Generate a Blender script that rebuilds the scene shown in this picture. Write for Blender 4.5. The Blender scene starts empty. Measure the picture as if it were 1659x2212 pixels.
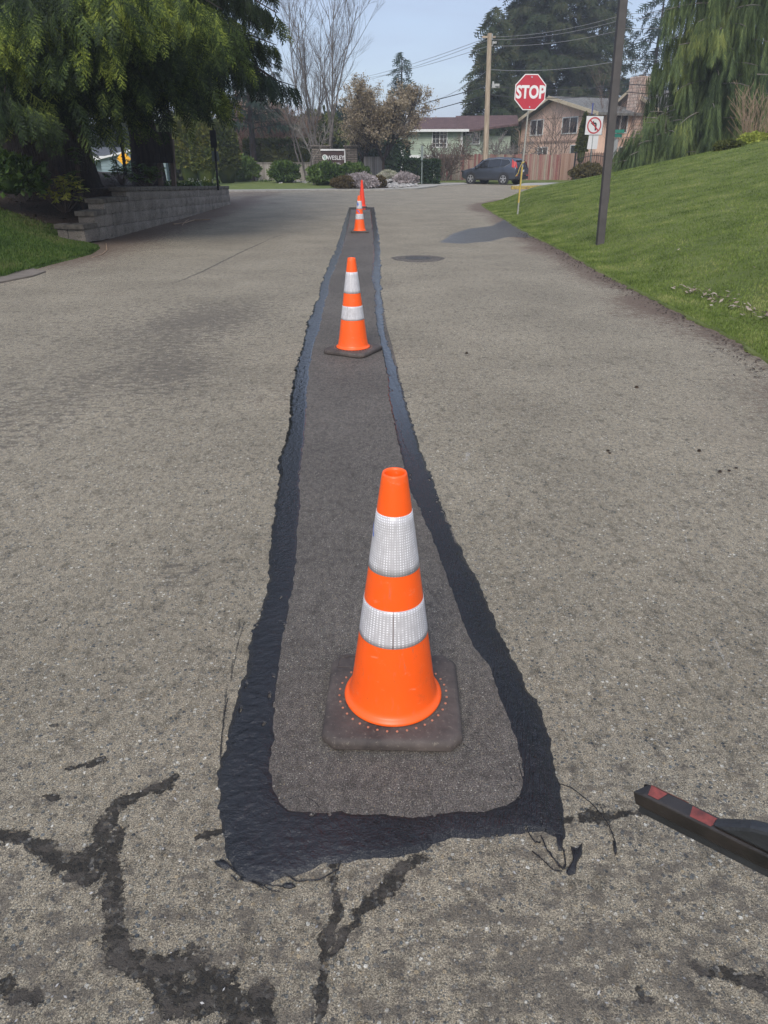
import bpy, math, random
import numpy as np
from mathutils import Vector, Matrix
SC = bpy.context.scene
COL = SC.collection
R = math.radians
# ---------------------------------------------------------------- camera numbers
H = 1.38; F = 1534.0; TH = math.atan((1106-345)/F); CT = math.cos(TH); ST = math.sin(TH)
def P(u, v, d):
    """world point seen along (u,v) at forward distance d metres"""
    xr = (u-829.5)/F; yr = -(v-1106)/F
    D = Vector((xr, CT+yr*ST, -ST+yr*CT)); t = d/D.y
    return Vector((D.x*t, d, H+D.z*t))
def G(u, v, z=0.0):
    xr = (u-829.5)/F; yr = -(v-1106)/F
    D = Vector((xr, CT+yr*ST, -ST+yr*CT)); t = (z-H)/D.z
    return Vector((D.x*t, D.y*t, z))
def hit(u, v, h):
    d = 2.0
    while d < 60:
        p = P(u, v, d)
        if p.z <= h(p.x, p.y): return p
        d += .05
    return P(u, v, 40)
# ---------------------------------------------------------------- numpy noise
def _hash(ix, iy, seed):
    n = (ix.astype(np.int64)*374761393 + iy.astype(np.int64)*668265263 + seed*974634777) & 0xffffffff
    n = ((n ^ (n >> 13))*1274126177) & 0xffffffff
    n = (n ^ (n >> 16)) & 0xffffff
    return n/float(0xffffff)
def vnoise(x, y, seed=0):
    ix = np.floor(x); iy = np.floor(y); fx = x-ix; fy = y-iy
    fx = fx*fx*(3-2*fx); fy = fy*fy*(3-2*fy)
    a = _hash(ix, iy, seed); b = _hash(ix+1, iy, seed); c = _hash(ix, iy+1, seed); d = _hash(ix+1, iy+1, seed)
    return (a*(1-fx)+b*fx)*(1-fy)+(c*(1-fx)+d*fx)*fy
def fbm(x, y, oct=4, seed=0, g=.5):
    s = 0; a = 1; t = 0
    for i in range(oct):
        s = s+a*vnoise(x*2**i, y*2**i, seed+i*17); t += a; a *= g
    return s/t*2-1
def sstep(a, b, x):
    t = np.clip((x-a)/(b-a), 0, 1); return t*t*(3-2*t)
# ---------------------------------------------------------------- objects
def link(o, parent=None):
    COL.objects.link(o)
    if parent is not None: o.parent = parent
    return o
def tag(o, label=None, cat=None, group=None, kind=None):
    if label: o['label'] = label
    if cat: o['category'] = cat
    if group: o['group'] = group
    if kind: o['kind'] = kind
    return o
def empty(name, loc=(0,0,0), rz=0.0, label=None, cat=None, group=None):
    o = bpy.data.objects.new(name, None); COL.objects.link(o); o.location = loc; o.rotation_euler = (0,0,rz)
    o.empty_display_size = .1
    return tag(o, label, cat, group)
def copy_tree(o, parent=None):
    c = o.copy(); COL.objects.link(c); c.parent = parent
    for ch in list(o.children): copy_tree(ch, c)
    return c
def mesh_np(name, V, faces, m, parent=None, smooth=False, uv=None, attrs=None):
    """faces: (n,3) or (n,4) int array or list of such"""
    V = np.asarray(V, dtype=np.float32).reshape(-1, 3)
    if isinstance(faces, np.ndarray): faces = [faces]
    faces = [np.asarray(f, dtype=np.int32) for f in faces if len(f)]
    me = bpy.data.meshes.new(name)
    me.vertices.add(len(V)); me.vertices.foreach_set('co', V.ravel())
    idx = np.concatenate([f.ravel() for f in faces]); tot = np.concatenate([np.full(len(f), f.shape[1], dtype=np.int32) for f in faces])
    st = np.concatenate([[0], np.cumsum(tot)[:-1]]).astype(np.int32)
    me.loops.add(len(idx)); me.loops.foreach_set('vertex_index', idx)
    me.polygons.add(len(tot)); me.polygons.foreach_set('loop_start', st)
    if smooth: me.polygons.foreach_set('use_smooth', np.ones(len(tot), dtype=bool))
    if attrs:
        for k, a in attrs.items():
            at = me.attributes.new(k, 'FLOAT', 'POINT'); at.data.foreach_set('value', np.asarray(a, dtype=np.float32).ravel())
    if uv is not None:
        l = me.uv_layers.new(name='UVMap'); l.data.foreach_set('uv', np.asarray(uv, dtype=np.float32)[idx].ravel())
    me.update(calc_edges=True)
    if m: me.materials.append(m)
    return link(bpy.data.objects.new(name, me), parent)
class MB:
    def __init__(s): s.v = []; s.f = []
    def add(s, vs, fs):
        b = len(s.v); s.v += [tuple(v) for v in vs]; s.f += [tuple(i+b for i in f) for f in fs]; return s
    def box(s, c, size, rot=None, top=1.0):
        x, y, z = [a/2 for a in size]; vs = []
        for sz in (-1, 1):
            k = top if sz > 0 else 1
            for sx, sy in ((-1,-1),(1,-1),(1,1),(-1,1)): vs.append(Vector((sx*x*k, sy*y*k, sz*z)))
        if rot is not None: vs = [rot @ v for v in vs]
        c = Vector(c)
        return s.add([v+c for v in vs], [(3,2,1,0),(4,5,6,7),(0,1,5,4),(1,2,6,5),(2,3,7,6),(3,0,4,7)])
    def bar(s, a, b, w, h, up=(0,0,1)):
        a = Vector(a); b = Vector(b); d = (b-a); L = d.length; d.normalize()
        r = d.cross(Vector(up)); 
        if r.length < 1e-4: r = d.cross(Vector((1,0,0)))
        r.normalize(); u = r.cross(d)
        vs = []
        for p in (a, b):
            for sx, sy in ((-1,-1),(1,-1),(1,1),(-1,1)): vs.append(p+r*(sx*w/2)+u*(sy*h/2))
        return s.add(vs, [(0,1,2,3),(7,6,5,4),(0,4,5,1),(1,5,6,2),(2,6,7,3),(3,7,4,0)])
    def cyl(s, a, b, r0, r1=None, n=12, caps=True):
        if r1 is None: r1 = r0
        a = Vector(a); b = Vector(b); d = (b-a).normalized()
        x = d.orthogonal().normalized(); y = d.cross(x); vs = []
        for p, r in ((a, r0), (b, r1)):
            for i in range(n):
                t = 2*math.pi*i/n; vs.append(p+x*(math.cos(t)*r)+y*(math.sin(t)*r))
        fs = [(i, (i+1)%n, n+(i+1)%n, n+i) for i in range(n)]
        if caps: fs += [tuple(range(n))[::-1], tuple(range(n, 2*n))]
        return s.add(vs, fs)
    def prism(s, pts, off):
        n = len(pts); off = Vector(off); pts = [Vector(p) for p in pts]
        return s.add(pts+[p+off for p in pts], [tuple(range(n))[::-1], tuple(range(n, 2*n))]+[(i, (i+1)%n, n+(i+1)%n, n+i) for i in range(n)])
    def lathe(s, prof, n=48, c=(0,0,0), close=False):
        c = Vector(c); vs = []; m = len(prof)
        for r, z in prof:
            for i in range(n):
                t = 2*math.pi*i/n; vs.append(c+Vector((math.cos(t)*r, math.sin(t)*r, z)))
        fs = [(j*n+i, j*n+(i+1)%n, (j+1)*n+(i+1)%n, (j+1)*n+i) for j in range(m-1) for i in range(n)]
        if close: fs += [((m-1)*n+i, (m-1)*n+(i+1)%n, (i+1)%n, i) for i in range(n)]
        return s.add(vs, fs)
    def tube(s, pts, r, n=6):
        pts = [Vector(p) for p in pts]; rr = r if isinstance(r, (list, tuple)) else [r]*len(pts); vs = []
        x = None
        for i, p in enumerate(pts):
            d = (pts[min(i+1, len(pts)-1)]-pts[max(i-1, 0)]).normalized()
            if x is None: x = d.orthogonal().normalized()
            x = (x-d*x.dot(d)).normalized(); y = d.cross(x)
            for k in range(n):
                t = 2*math.pi*k/n; vs.append(p+x*(math.cos(t)*rr[i])+y*(math.sin(t)*rr[i]))
        m = len(pts)
        fs = [(j*n+i, j*n+(i+1)%n, (j+1)*n+(i+1)%n, (j+1)*n+i) for j in range(m-1) for i in range(n)]
        fs += [tuple(range(n))[::-1], tuple(range((m-1)*n, m*n))]
        return s.add(vs, fs)
    def build(s, name, m, parent=None, smooth=False, bevel=0, seg=2, fix=True):
        me = bpy.data.meshes.new(name); me.from_pydata(s.v, [], s.f); me.validate()
        if fix:
            import bmesh
            bm = bmesh.new(); bm.from_mesh(me); bmesh.ops.recalc_face_normals(bm, faces=bm.faces[:]); bm.to_mesh(me); bm.free()
        if m: me.materials.append(m)
        o = link(bpy.data.objects.new(name, me), parent)
        if smooth:
            for p in me.polygons: p.use_smooth = True
            if smooth == 'auto':
                try: me.set_sharp_from_angle(angle=R(40))
                except Exception: pass
        if bevel:
            b = o.modifiers.new('bevel', 'BEVEL'); b.width = bevel; b.segments = seg; b.limit_method = 'ANGLE'; b.angle_limit = R(30)
        return o
def text_mesh(name, txt, size, m, parent, loc, rot, extr=.002, offset=0.0, sx=1.0, font_align='CENTER'):
    cu = bpy.data.curves.new(name, 'FONT'); cu.body = txt; cu.size = size; cu.extrude = extr; cu.offset = offset
    cu.align_x = font_align; cu.align_y = 'CENTER'; cu.resolution_u = 4
    to = bpy.data.objects.new(name+'_c', cu); COL.objects.link(to)
    bpy.context.view_layer.update()
    me = bpy.data.meshes.new_from_object(to.evaluated_get(bpy.context.evaluated_depsgraph_get()))
    COL.objects.unlink(to); bpy.data.objects.remove(to)
    me.name = name; me.materials.clear(); me.materials.append(m)
    o = link(bpy.data.objects.new(name, me), parent); o.location = loc; o.rotation_euler = rot; o.scale = (sx, 1, 1)
    return o
# ---------------------------------------------------------------- materials
def nd(nt, t, ins=None, **props):
    n = nt.nodes.new(t)
    for k, v in props.items(): setattr(n, k, v)
    for k, v in (ins or {}).items():
        if isinstance(v, bpy.types.NodeSocket): nt.links.new(v, n.inputs[k])
        else: n.inputs[k].default_value = v
    return n
def c4(c): return (c[0], c[1], c[2], 1)
def mth(nt, op, a, b=0.0, c=0.0, clamp=False):
    return nd(nt, 'ShaderNodeMath', {0: a, 1: b, 2: c}, operation=op, use_clamp=clamp).outputs[0]
def mixc(nt, f, a, b, mode='MIX'):
    n = nt.nodes.new('ShaderNodeMix'); n.data_type = 'RGBA'; n.blend_type = mode
    for i, v in ((0, f), (6, a), (7, b)):
        if isinstance(v, bpy.types.NodeSocket): nt.links.new(v, n.inputs[i])
        else: n.inputs[i].default_value = v if i == 0 else c4(v)
    return n.outputs[2]
def ramp(nt, f, stops, interp='LINEAR'):
    n = nt.nodes.new('ShaderNodeValToRGB'); nt.links.new(f, n.inputs[0]); cr = n.color_ramp; cr.interpolation = interp
    while len(cr.elements) < len(stops): cr.elements.new(.5)
    for e, (p, c) in zip(cr.elements, stops):
        e.position = p; e.color = c4(c) if isinstance(c, (tuple, list)) else (c, c, c, 1)
    return n.outputs[0]
def mrange(nt, f, a, b, c=0.0, d=1.0, smooth=True):
    n = nd(nt, 'ShaderNodeMapRange', {0: f, 1: a, 2: b, 3: c, 4: d}, interpolation_type='SMOOTHSTEP' if smooth else 'LINEAR')
    return n.outputs[0]
def noise(nt, vec, scale, detail=3, rough=.5, out=0, dim='3D'):
    return nd(nt, 'ShaderNodeTexNoise', {'Vector': vec, 'Scale': scale, 'Detail': detail, 'Roughness': rough}).outputs[out]
def newmat(name):
    m = bpy.data.materials.new(name); m.use_nodes = True; nt = m.node_tree
    b = nt.nodes['Principled BSDF']; return m, nt, b
def objco(nt): return nt.nodes.new('ShaderNodeTexCoord').outputs['Object']
def vscale(nt, v, s): return nd(nt, 'ShaderNodeVectorMath', {0: v, 1: s}, operation='MULTIPLY').outputs[0]
def bump(nt, b, h, strength=.3, dist=.01):
    n = nd(nt, 'ShaderNodeBump', {'Height': h, 'Strength': strength, 'Distance': dist}); nt.links.new(n.outputs[0], b.inputs['Normal'])
def mat(name, c, rough=.6, var=.15, scale=8.0, c2=None, metal=0.0, bmp=0.0, bscale=60.0, bdist=.004, stretch=(1,1,1), spec=.5):
    """painted / raw surface with uneven tone and fine relief"""
    m, nt, b = newmat(name); co = vscale(nt, objco(nt), stretch)
    n1 = noise(nt, co, scale, 5, .6)
    lo = tuple(x*(1-var) for x in c); hi = tuple(min(1, x*(1+var)) for x in c) if c2 is None else c2
    nt.links.new(ramp(nt, n1, [(.3, lo), (.7, hi)]), b.inputs['Base Color'])
    b.inputs['Roughness'].default_value = rough; b.inputs['Metallic'].default_value = metal; b.inputs['Specular IOR Level'].default_value = spec
    if bmp: bump(nt, b, noise(nt, co, bscale, 4, .6), bmp, bdist)
    return m
def leafmat(name, cols, rough=.6, trans=.25, patch=1.5, psc=.7):
    """leaves: tone differs leaf by leaf and in large patches of growth"""
    m, nt, b = newmat(name)
    g = nt.nodes.new('ShaderNodeNewGeometry').outputs['Random Per Island']
    n1 = noise(nt, objco(nt), psc, 2)
    f = mth(nt, 'ADD', mth(nt, 'MULTIPLY', g, .55), mth(nt, 'MULTIPLY', mth(nt, 'SUBTRACT', n1, .5), patch), clamp=False)
    f = mth(nt, 'ADD', f, .22, clamp=True)
    k = len(cols); c = ramp(nt, f, [(i/(k-1), cc) for i, cc in enumerate(cols)])
    nt.links.new(c, b.inputs['Base Color']); b.inputs['Roughness'].default_value = rough; b.inputs['Specular IOR Level'].default_value = .15
    if trans:
        t = nd(nt, 'ShaderNodeBsdfTranslucent', {'Color': c}); mx = nd(nt, 'ShaderNodeMixShader', {0: trans, 1: b.outputs[0], 2: t.outputs[0]})
        nt.links.new(mx.outputs[0], nt.nodes['Material Output'].inputs['Surface'])
    return m
M = {}
def asphalt(name, tones, dark, stain=False):
    m, nt, b = newmat(name); co = objco(nt)
    warp = noise(nt, co, 60, 2, .5, out=1)
    cw = nd(nt, 'ShaderNodeVectorMath', {0: co, 1: vscale(nt, warp, (.006,.006,.006))}, operation='ADD').outputs[0]
    v1 = nd(nt, 'ShaderNodeTexVoronoi', {'Vector': cw, 'Scale': tones['s1'], 'Randomness': 1.0}, feature='F1')
    v2 = nd(nt, 'ShaderNodeTexVoronoi', {'Vector': cw, 'Scale': tones['s2'], 'Randomness': 1.0}, feature='F1')
    sep1 = nd(nt, 'ShaderNodeSeparateColor', {0: v1.outputs['Color']}); sep2 = nd(nt, 'ShaderNodeSeparateColor', {0: v2.outputs['Color']})
    st = tones['stones']; k = len(st)
    col1 = ramp(nt, sep1.outputs[0], [(i/k, c) for i, c in enumerate(st)], 'CONSTANT')
    col2 = ramp(nt, sep2.outputs[0], [(i/k, c) for i, c in enumerate(st)], 'CONSTANT')
    grit = noise(nt, co, 420, 3, .7)
    matrix = ramp(nt, grit, [(.3, tuple(x*.25 for x in tones['matrix'])), (.5, tones['matrix']), (.68, tuple(x*1.9 for x in tones['matrix']))])
    # stones shown where their own random size allows it
    big = mth(nt, 'MULTIPLY', mrange(nt, v1.outputs['Distance'], .38, .30), mth(nt, 'GREATER_THAN', sep1.outputs[1], tones['t1']))
    sml = mth(nt, 'MULTIPLY', mrange(nt, v2.outputs['Distance'], .42, .30), mth(nt, 'GREATER_THAN', sep2.outputs[1], tones['t2']))
    patchy = noise(nt, co, 9, 4, .65)
    wear = mrange(nt, patchy, .25, .65, .45, 1.0)
    c = mixc(nt, mth(nt, 'MULTIPLY', sml, .8), matrix, col2)
    c = mixc(nt, mth(nt, 'MULTIPLY', big, wear), c, col1)
    grain = mrange(nt, noise(nt, co, 260, 3, .75), .32, .68, .45, 1.55)
    c = mixc(nt, 1.0, c, nd(nt, 'ShaderNodeCombineColor', {0: grain, 1: grain, 2: grain}).outputs[0], 'MULTIPLY')
    big_n = noise(nt, co, .9, 5, .6); g2 = mrange(nt, big_n, .3, .7, .86, 1.12)
    c = mixc(nt, 1.0, c, nd(nt, 'ShaderNodeCombineColor', {0: g2, 1: g2, 2: mth(nt, 'MULTIPLY', g2, .985)}).outputs[0], 'MULTIPLY')
    mid = mrange(nt, noise(nt, vscale(nt, co, (1,.6,1)), 16, 8, .8), .50, .64, 1.06, tones.get('blotch', .6))
    c = mixc(nt, 1.0, c, nd(nt, 'ShaderNodeCombineColor', {0: mid, 1: mid, 2: mid}).outputs[0], 'MULTIPLY')
    md2 = mrange(nt, noise(nt, vscale(nt, co, (1,.7,1)), 48, 5, .75), .42, .62, 1.12, .74)
    c = mixc(nt, 1.0, c, nd(nt, 'ShaderNodeCombineColor', {0: md2, 1: md2, 2: mth(nt, 'MULTIPLY', md2, .97)}).outputs[0], 'MULTIPLY')
    rough = .82
    if stain:
        def A(n): return nd(nt, 'ShaderNodeAttribute', attribute_name=n).outputs['Fac']
        nz = mth(nt, 'SUBTRACT', noise(nt, co, 26, 6, .72), .5); nz2 = mth(nt, 'SUBTRACT', noise(nt, co, 110, 3, .7), .5)
        cr = mth(nt, 'ADD', A('crack'), mth(nt, 'ADD', mth(nt, 'MULTIPLY', nz, 2.1), mth(nt, 'MULTIPLY', nz2, .7)))
        crm = mrange(nt, cr, .56, .74)
        c = mixc(nt, mth(nt, 'MULTIPLY', crm, .93), c, mixc(nt, mrange(nt, sep1.outputs[2], .7, .95, .03, .35), dark, col2))
        th = mrange(nt, mth(nt, 'ADD', A('line'), mth(nt, 'MULTIPLY', nz2, 1.6)), .55, .9)
        c = mixc(nt, mth(nt, 'MULTIPLY', th, .75), c, (.035,.033,.03))
        mz = mth(nt, 'SUBTRACT', noise(nt, vscale(nt, co, (1, 1.6, 1)), 13, 8, .72), .5)
        br = mrange(nt, mth(nt, 'ADD', A('brown'), mth(nt, 'MULTIPLY', mz, 1.8)), .30, .80)
        c = mixc(nt, mth(nt, 'MULTIPLY', br, .8), c, mixc(nt, grit, (.075,.045,.032), (.165,.11,.078)))
        sd = mrange(nt, mth(nt, 'ADD', A('sand'), mth(nt, 'MULTIPLY', nz, 1.0)), .3, .9)
        c = mixc(nt, mth(nt, 'MULTIPLY', sd, .5), c, (.3,.245,.18))
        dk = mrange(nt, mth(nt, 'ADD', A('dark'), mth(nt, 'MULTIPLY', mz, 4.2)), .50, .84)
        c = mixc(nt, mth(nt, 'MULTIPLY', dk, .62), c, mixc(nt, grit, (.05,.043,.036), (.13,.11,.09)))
        pt = mrange(nt, mth(nt, 'ADD', A('paint'), mth(nt, 'MULTIPLY', nz2, 1.3)), .7, .95)
        c = mixc(nt, mth(nt, 'MULTIPLY', pt, .6), c, (.5,.49,.46))
        wt = mrange(nt, mth(nt, 'ADD', A('wet'), mth(nt, 'MULTIPLY', nz, 1.2)), .40, 1.0)
        c = mixc(nt, mth(nt, 'MULTIPLY', wt, .75), c, (.035,.035,.037))
        nt.links.new(mrange(nt, wt, 0, 1, .86, .28), b.inputs['Roughness'])
    else: b.inputs['Roughness'].default_value = rough
    nt.links.new(c, b.inputs['Base Color']); b.inputs['Specular IOR Level'].default_value = .35
    h = mth(nt, 'ADD', mth(nt, 'MULTIPLY', big, .7), mth(nt, 'ADD', mth(nt, 'MULTIPLY', sml, .5), mth(nt, 'MULTIPLY', grit, 1.2)))
    if stain: h = mth(nt, 'SUBTRACT', h, mth(nt, 'MULTIPLY', crm, 2.2))
    bump(nt, b, h, tones.get('bump', .55), .0035)
    return m
STONES = [(.27,.245,.195),(.10,.105,.105),(.34,.30,.23),(.065,.072,.078),(.22,.205,.17),(.16,.135,.105),(.52,.49,.43),(.12,.13,.135),(.33,.26,.17),(.18,.17,.15)]
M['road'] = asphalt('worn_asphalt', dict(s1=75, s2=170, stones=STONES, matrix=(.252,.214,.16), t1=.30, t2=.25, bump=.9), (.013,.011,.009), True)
M['patch'] = asphalt('patch_asphalt', dict(s1=170, s2=330, stones=[tuple(x*.72 for x in s) for s in STONES], matrix=(.105,.09,.08), t1=.62, t2=.35, bump=.8, blotch=.8), (.03,.03,.03))
SKY_LO, SKY_HI, SKY_CLOUD, SUN_E, EXPO, HAZE = .60, .92, (2.15, 2.5, 3.35), 1.65, 0.76, .0012
# ================================================================ materials of things
def tarmat():
    m, nt, b = newmat('sealant'); co = objco(nt)
    n1 = noise(nt, co, 5, 3, .6)
    nt.links.new(ramp(nt, n1, [(.3, (.006,.006,.007)), (.7, (.013,.012,.013))]), b.inputs['Base Color'])
    nt.links.new(mrange(nt, noise(nt, co, 22, 4, .7), .3, .7, .08, .22), b.inputs['Roughness'])
    lft = mrange(nt, nd(nt, 'ShaderNodeSeparateXYZ', {0: co}).outputs[0], -.12, .0, 0, 1)
    ridg = noise(nt, vscale(nt, nd(nt, 'ShaderNodeVectorRotate', {0: co, 3: R(12)}, rotation_type='Z_AXIS').outputs[0], (150, 7, 1)), 1.0, 4, .65)
    h = mth(nt, 'ADD', mth(nt, 'ADD', mth(nt, 'MULTIPLY', noise(nt, co, 60, 4, .62), 1.0), mth(nt, 'MULTIPLY', mth(nt, 'MULTIPLY', ridg, lft), 1.3)), mth(nt, 'MULTIPLY', noise(nt, co, 260, 3, .6), .35))
    bump(nt, b, h, .6, .007); b.inputs['Specular IOR Level'].default_value = .62
    bn = [n for n in nt.nodes if n.type == 'BUMP'][0]; nt.links.new(mrange(nt, nd(nt, 'ShaderNodeSeparateXYZ', {0: co}).outputs[1], 1.5, 5.0, 1.0, .10), bn.inputs['Strength'])
    return m
M['tar'] = tarmat()
def orangemat(name, c):
    m, nt, b = newmat(name); co = objco(nt)
    n1 = noise(nt, co, 9, 4, .6)
    col = ramp(nt, n1, [(.3, tuple(x*.93 for x in c)), (.7, c)])
    sc = mrange(nt, noise(nt, vscale(nt, co, (60, 60, 9)), 1.0, 6, .78), .57, .68)
    col = mixc(nt, mth(nt, 'MULTIPLY', sc, .45), col, (.45,.14,.08))
    gr = mrange(nt, noise(nt, co, 22, 6, .75), .55, .72); col = mixc(nt, mth(nt, 'MULTIPLY', gr, .25), col, (.35,.09,.04))
    sp = mrange(nt, noise(nt, co, 160, 2, .5), .735, .76)
    low = mrange(nt, nd(nt, 'ShaderNodeSeparateXYZ', {0: co}).outputs[2], .35, .04)
    col = mixc(nt, mth(nt, 'MULTIPLY', sp, mth(nt, 'ADD', mth(nt, 'MULTIPLY', low, .8), .1)), col, (.05,.025,.02))
    s2 = mrange(nt, noise(nt, vscale(nt, co, (14, 14, 42)), 1.0, 6, .8), .60, .66); col = mixc(nt, mth(nt, 'MULTIPLY', s2, .35), col, (.85,.30,.17))
    nt.links.new(col, b.inputs['Base Color']); b.inputs['Roughness'].default_value = .42
    bump(nt, b, noise(nt, co, 14, 3, .5), .12, .004)
    return m
M['orange'] = orangemat('cone_orange', (1.0,.115,.008)); M['redorange'] = orangemat('cone_red', (1.0,.06,.02))
def bandmat():
    m, nt, b = newmat('reflective_sheeting'); uv = nt.nodes.new('ShaderNodeTexCoord').outputs['UV']
    s = nd(nt, 'ShaderNodeSeparateXYZ', {0: uv}); 
    def sq(ax, per, off=0.0): return mth(nt, 'ABSOLUTE', mth(nt, 'SUBTRACT', mth(nt, 'FRACT', mth(nt, 'MULTIPLY', mth(nt, 'ADD', s.outputs[ax], off), per)), .5))
    a = mth(nt, 'MULTIPLY', mth(nt, 'LESS_THAN', sq(0, 110), .24), mth(nt, 'LESS_THAN', sq(1, 150), .26))
    flick = noise(nt, vscale(nt, uv, (60, 14, 1)), 1.0, 3, .6)
    f = mth(nt, 'MULTIPLY', a, mrange(nt, flick, .35, .62, .1, 1.0))
    col = mixc(nt, f, mixc(nt, noise(nt, vscale(nt, uv, (30, 30, 1)), 1.0, 5, .7), (.36,.34,.34), (.58,.56,.56)), (.86,.85,.85))
    gm = mrange(nt, noise(nt, vscale(nt, uv, (18, 26, 1)), 1.0, 7, .75), .56, .75); col = mixc(nt, mth(nt, 'MULTIPLY', gm, .45), col, (.30,.25,.20))
    seam = mth(nt, 'LESS_THAN', mth(nt, 'ABSOLUTE', s.outputs[0]), .0012)
    nt.links.new(mixc(nt, mth(nt, 'MULTIPLY', seam, .85), col, (.12,.08,.07)), b.inputs['Base Color'])
    b.inputs['Roughness'].default_value = .33
    bump(nt, b, a, .25, .0015)
    return m
M['band'] = bandmat()
M['rubber'] = mat('cone_rubber', (.048,.038,.034), .75, .35, 14, c2=(.095,.075,.064), bmp=.4, bscale=45, bdist=.006)
def dirt_over(m, c, thr=.6):
    nt = m.node_tree; b = nt.nodes['Principled BSDF']; src = b.inputs['Base Color'].links[0].from_socket; co = objco(nt)
    f = mrange(nt, noise(nt, co, 90, 5, .75), thr, thr+.12)
    nt.links.new(mixc(nt, mth(nt, 'MULTIPLY', f, .6), src, c), b.inputs['Base Color'])
dirt_over(M['rubber'], (.2,.17,.13), .56)
M['stud'] = mat('stud_orange', (.42,.17,.10), .7, .3, 30)
M['blue'] = mat('blue_tape', (.05,.13,.5), .5)
def grassmat(name, cols):
    m, nt, b = newmat(name); co = objco(nt)
    n1 = noise(nt, co, 1.1, 5, .65); n2 = noise(nt, co, 55, 4, .75); n3 = noise(nt, vscale(nt, co, (1, .5, 1)), 6, 4, .7)
    f = mth(nt, 'ADD', mth(nt, 'MULTIPLY', n1, .45), mth(nt, 'ADD', mth(nt, 'MULTIPLY', n2, .35), mth(nt, 'MULTIPLY', n3, .3)))
    k = len(cols); nt.links.new(ramp(nt, f, [(.38+.32*i/(k-1), c) for i, c in enumerate(cols)]), b.inputs['Base Color'])
    b.inputs['Roughness'].default_value = .85; b.inputs['Specular IOR Level'].default_value = .2
    bump(nt, b, mth(nt, 'ADD', n2, n3), .9, .03)
    return m
GC = [(.06,.08,.025),(.11,.14,.037),(.15,.18,.05),(.22,.23,.085)]
M['lawn'] = grassmat('lawn', GC); M['grass'] = leafmat('grass_blades', [(.08,.115,.03),(.135,.185,.044),(.185,.245,.06),(.31,.32,.12)], .7, .25, 2.0, 1.8)
M['lawnL'] = grassmat('shaded_lawn', [(.025,.045,.012),(.05,.085,.02),(.08,.12,.03),(.13,.14,.05)])  # darker copy of the lawn colours, shade put into the palette
M['mulch'] = mat('mulch', (.035,.024,.017), .95, .5, 30, c2=(.085,.055,.036), bmp=1.0, bscale=40, bdist=.05)
M['soil'] = mat('soil', (.05,.035,.025), .95, .4, 25, c2=(.10,.07,.05), bmp=1.0, bscale=60, bdist=.03)
M['concrete'] = mat('concrete', (.33,.31,.27), .9, .2, 7, bmp=.4, bscale=90)
M['oldconcrete'] = mat('mossy_concrete', (.15,.125,.10), .95, .3, 5, bmp=.6, bscale=60)
def stonemat():
    m, nt, b = newmat('split_face_block'); co = objco(nt)
    n1 = noise(nt, co, 2.0, 4, .6); n2 = noise(nt, co, 70, 5, .75)
    c = ramp(nt, n2, [(.25, (.08,.065,.052)), (.5, (.27,.232,.19)), (.75, (.48,.42,.35))])
    g = mrange(nt, n1, .3, .7, .7, 1.1); c = mixc(nt, 1.0, c, nd(nt, 'ShaderNodeCombineColor', {0: g, 1: g, 2: g}).outputs[0], 'MULTIPLY')
    ms = mrange(nt, noise(nt, co, 6, 5, .7), .56, .68); c = mixc(nt, mth(nt, 'MULTIPLY', ms, .5), c, (.05,.055,.03))
    nt.links.new(c, b.inputs['Base Color']); b.inputs['Roughness'].default_value = .95
    bump(nt, b, noise(nt, co, 35, 5, .7), 1.0, .03)
    return m
M['block'] = stonemat()
M['cap'] = mat('capstone', (.085,.073,.058), .95, .35, 9, c2=(.19,.165,.13), bmp=.5, bscale=50)
M['bark'] = mat('cedar_bark', (.02,.014,.011), .95, .5, 3, c2=(.055,.038,.03), bmp=1.0, bscale=7, bdist=.12, stretch=(5,5,.6))
M['greybark'] = mat('grey_bark', (.15,.13,.115), .9, .35, 6, c2=(.27,.24,.21), bmp=.5, bscale=30)
M['treebark'] = mat('dull_tree_bark', (.10,.085,.075), .9, .3, 4, c2=(.17,.15,.135))
M['twig'] = mat('brown_twigs', (.13,.095,.075), .9, .3, 4)
M['redtwig'] = mat('red_twigs', (.24,.13,.10), .9, .3, 4)
M['tanwig'] = mat('tan_canes', (.30,.21,.14), .9, .3, 4)
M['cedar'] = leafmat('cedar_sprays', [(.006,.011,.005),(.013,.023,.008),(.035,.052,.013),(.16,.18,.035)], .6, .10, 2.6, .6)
M['cedar_l'] = leafmat('lit_cedar_sprays', [(.008,.015,.006),(.018,.032,.010),(.06,.088,.018),(.21,.25,.04)], .6, .12, 2.6, .9)  # sunlit look of the front boughs put into brighter spray colours
M['cedar2'] = leafmat('dark_cedar_sprays', [(.007,.014,.009),(.013,.025,.014),(.028,.045,.02)], .65, .1, 1.2, .4)
M['fir'] = leafmat('fir_needles', [(.016,.026,.014),(.030,.046,.020),(.055,.064,.028),(.085,.07,.035)], .7, .15, 1.5, .25)
M['fir2'] = leafmat('blue_fir_needles', [(.014,.026,.02),(.028,.048,.034),(.045,.068,.042)], .7, .15, 1.2, .25)
M['weep'] = leafmat('weeping_sprays', [(.04,.06,.028),(.085,.12,.05),(.13,.175,.065),(.25,.28,.085)], .7, .15, 2.4, .5)
M['rhodo'] = leafmat('rhododendron_leaves', [(.018,.04,.012),(.05,.09,.02),(.10,.15,.035),(.17,.21,.07)], .4, .15)
M['rhodo_l'] = leafmat('light_rhododendron_leaves', [(.04,.07,.015),(.09,.14,.03),(.16,.22,.05)], .4, .15)
M['varieg'] = leafmat('variegated_leaves', [(.18,.24,.04),(.55,.54,.10),(.85,.8,.25)], .4, .15)
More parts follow.
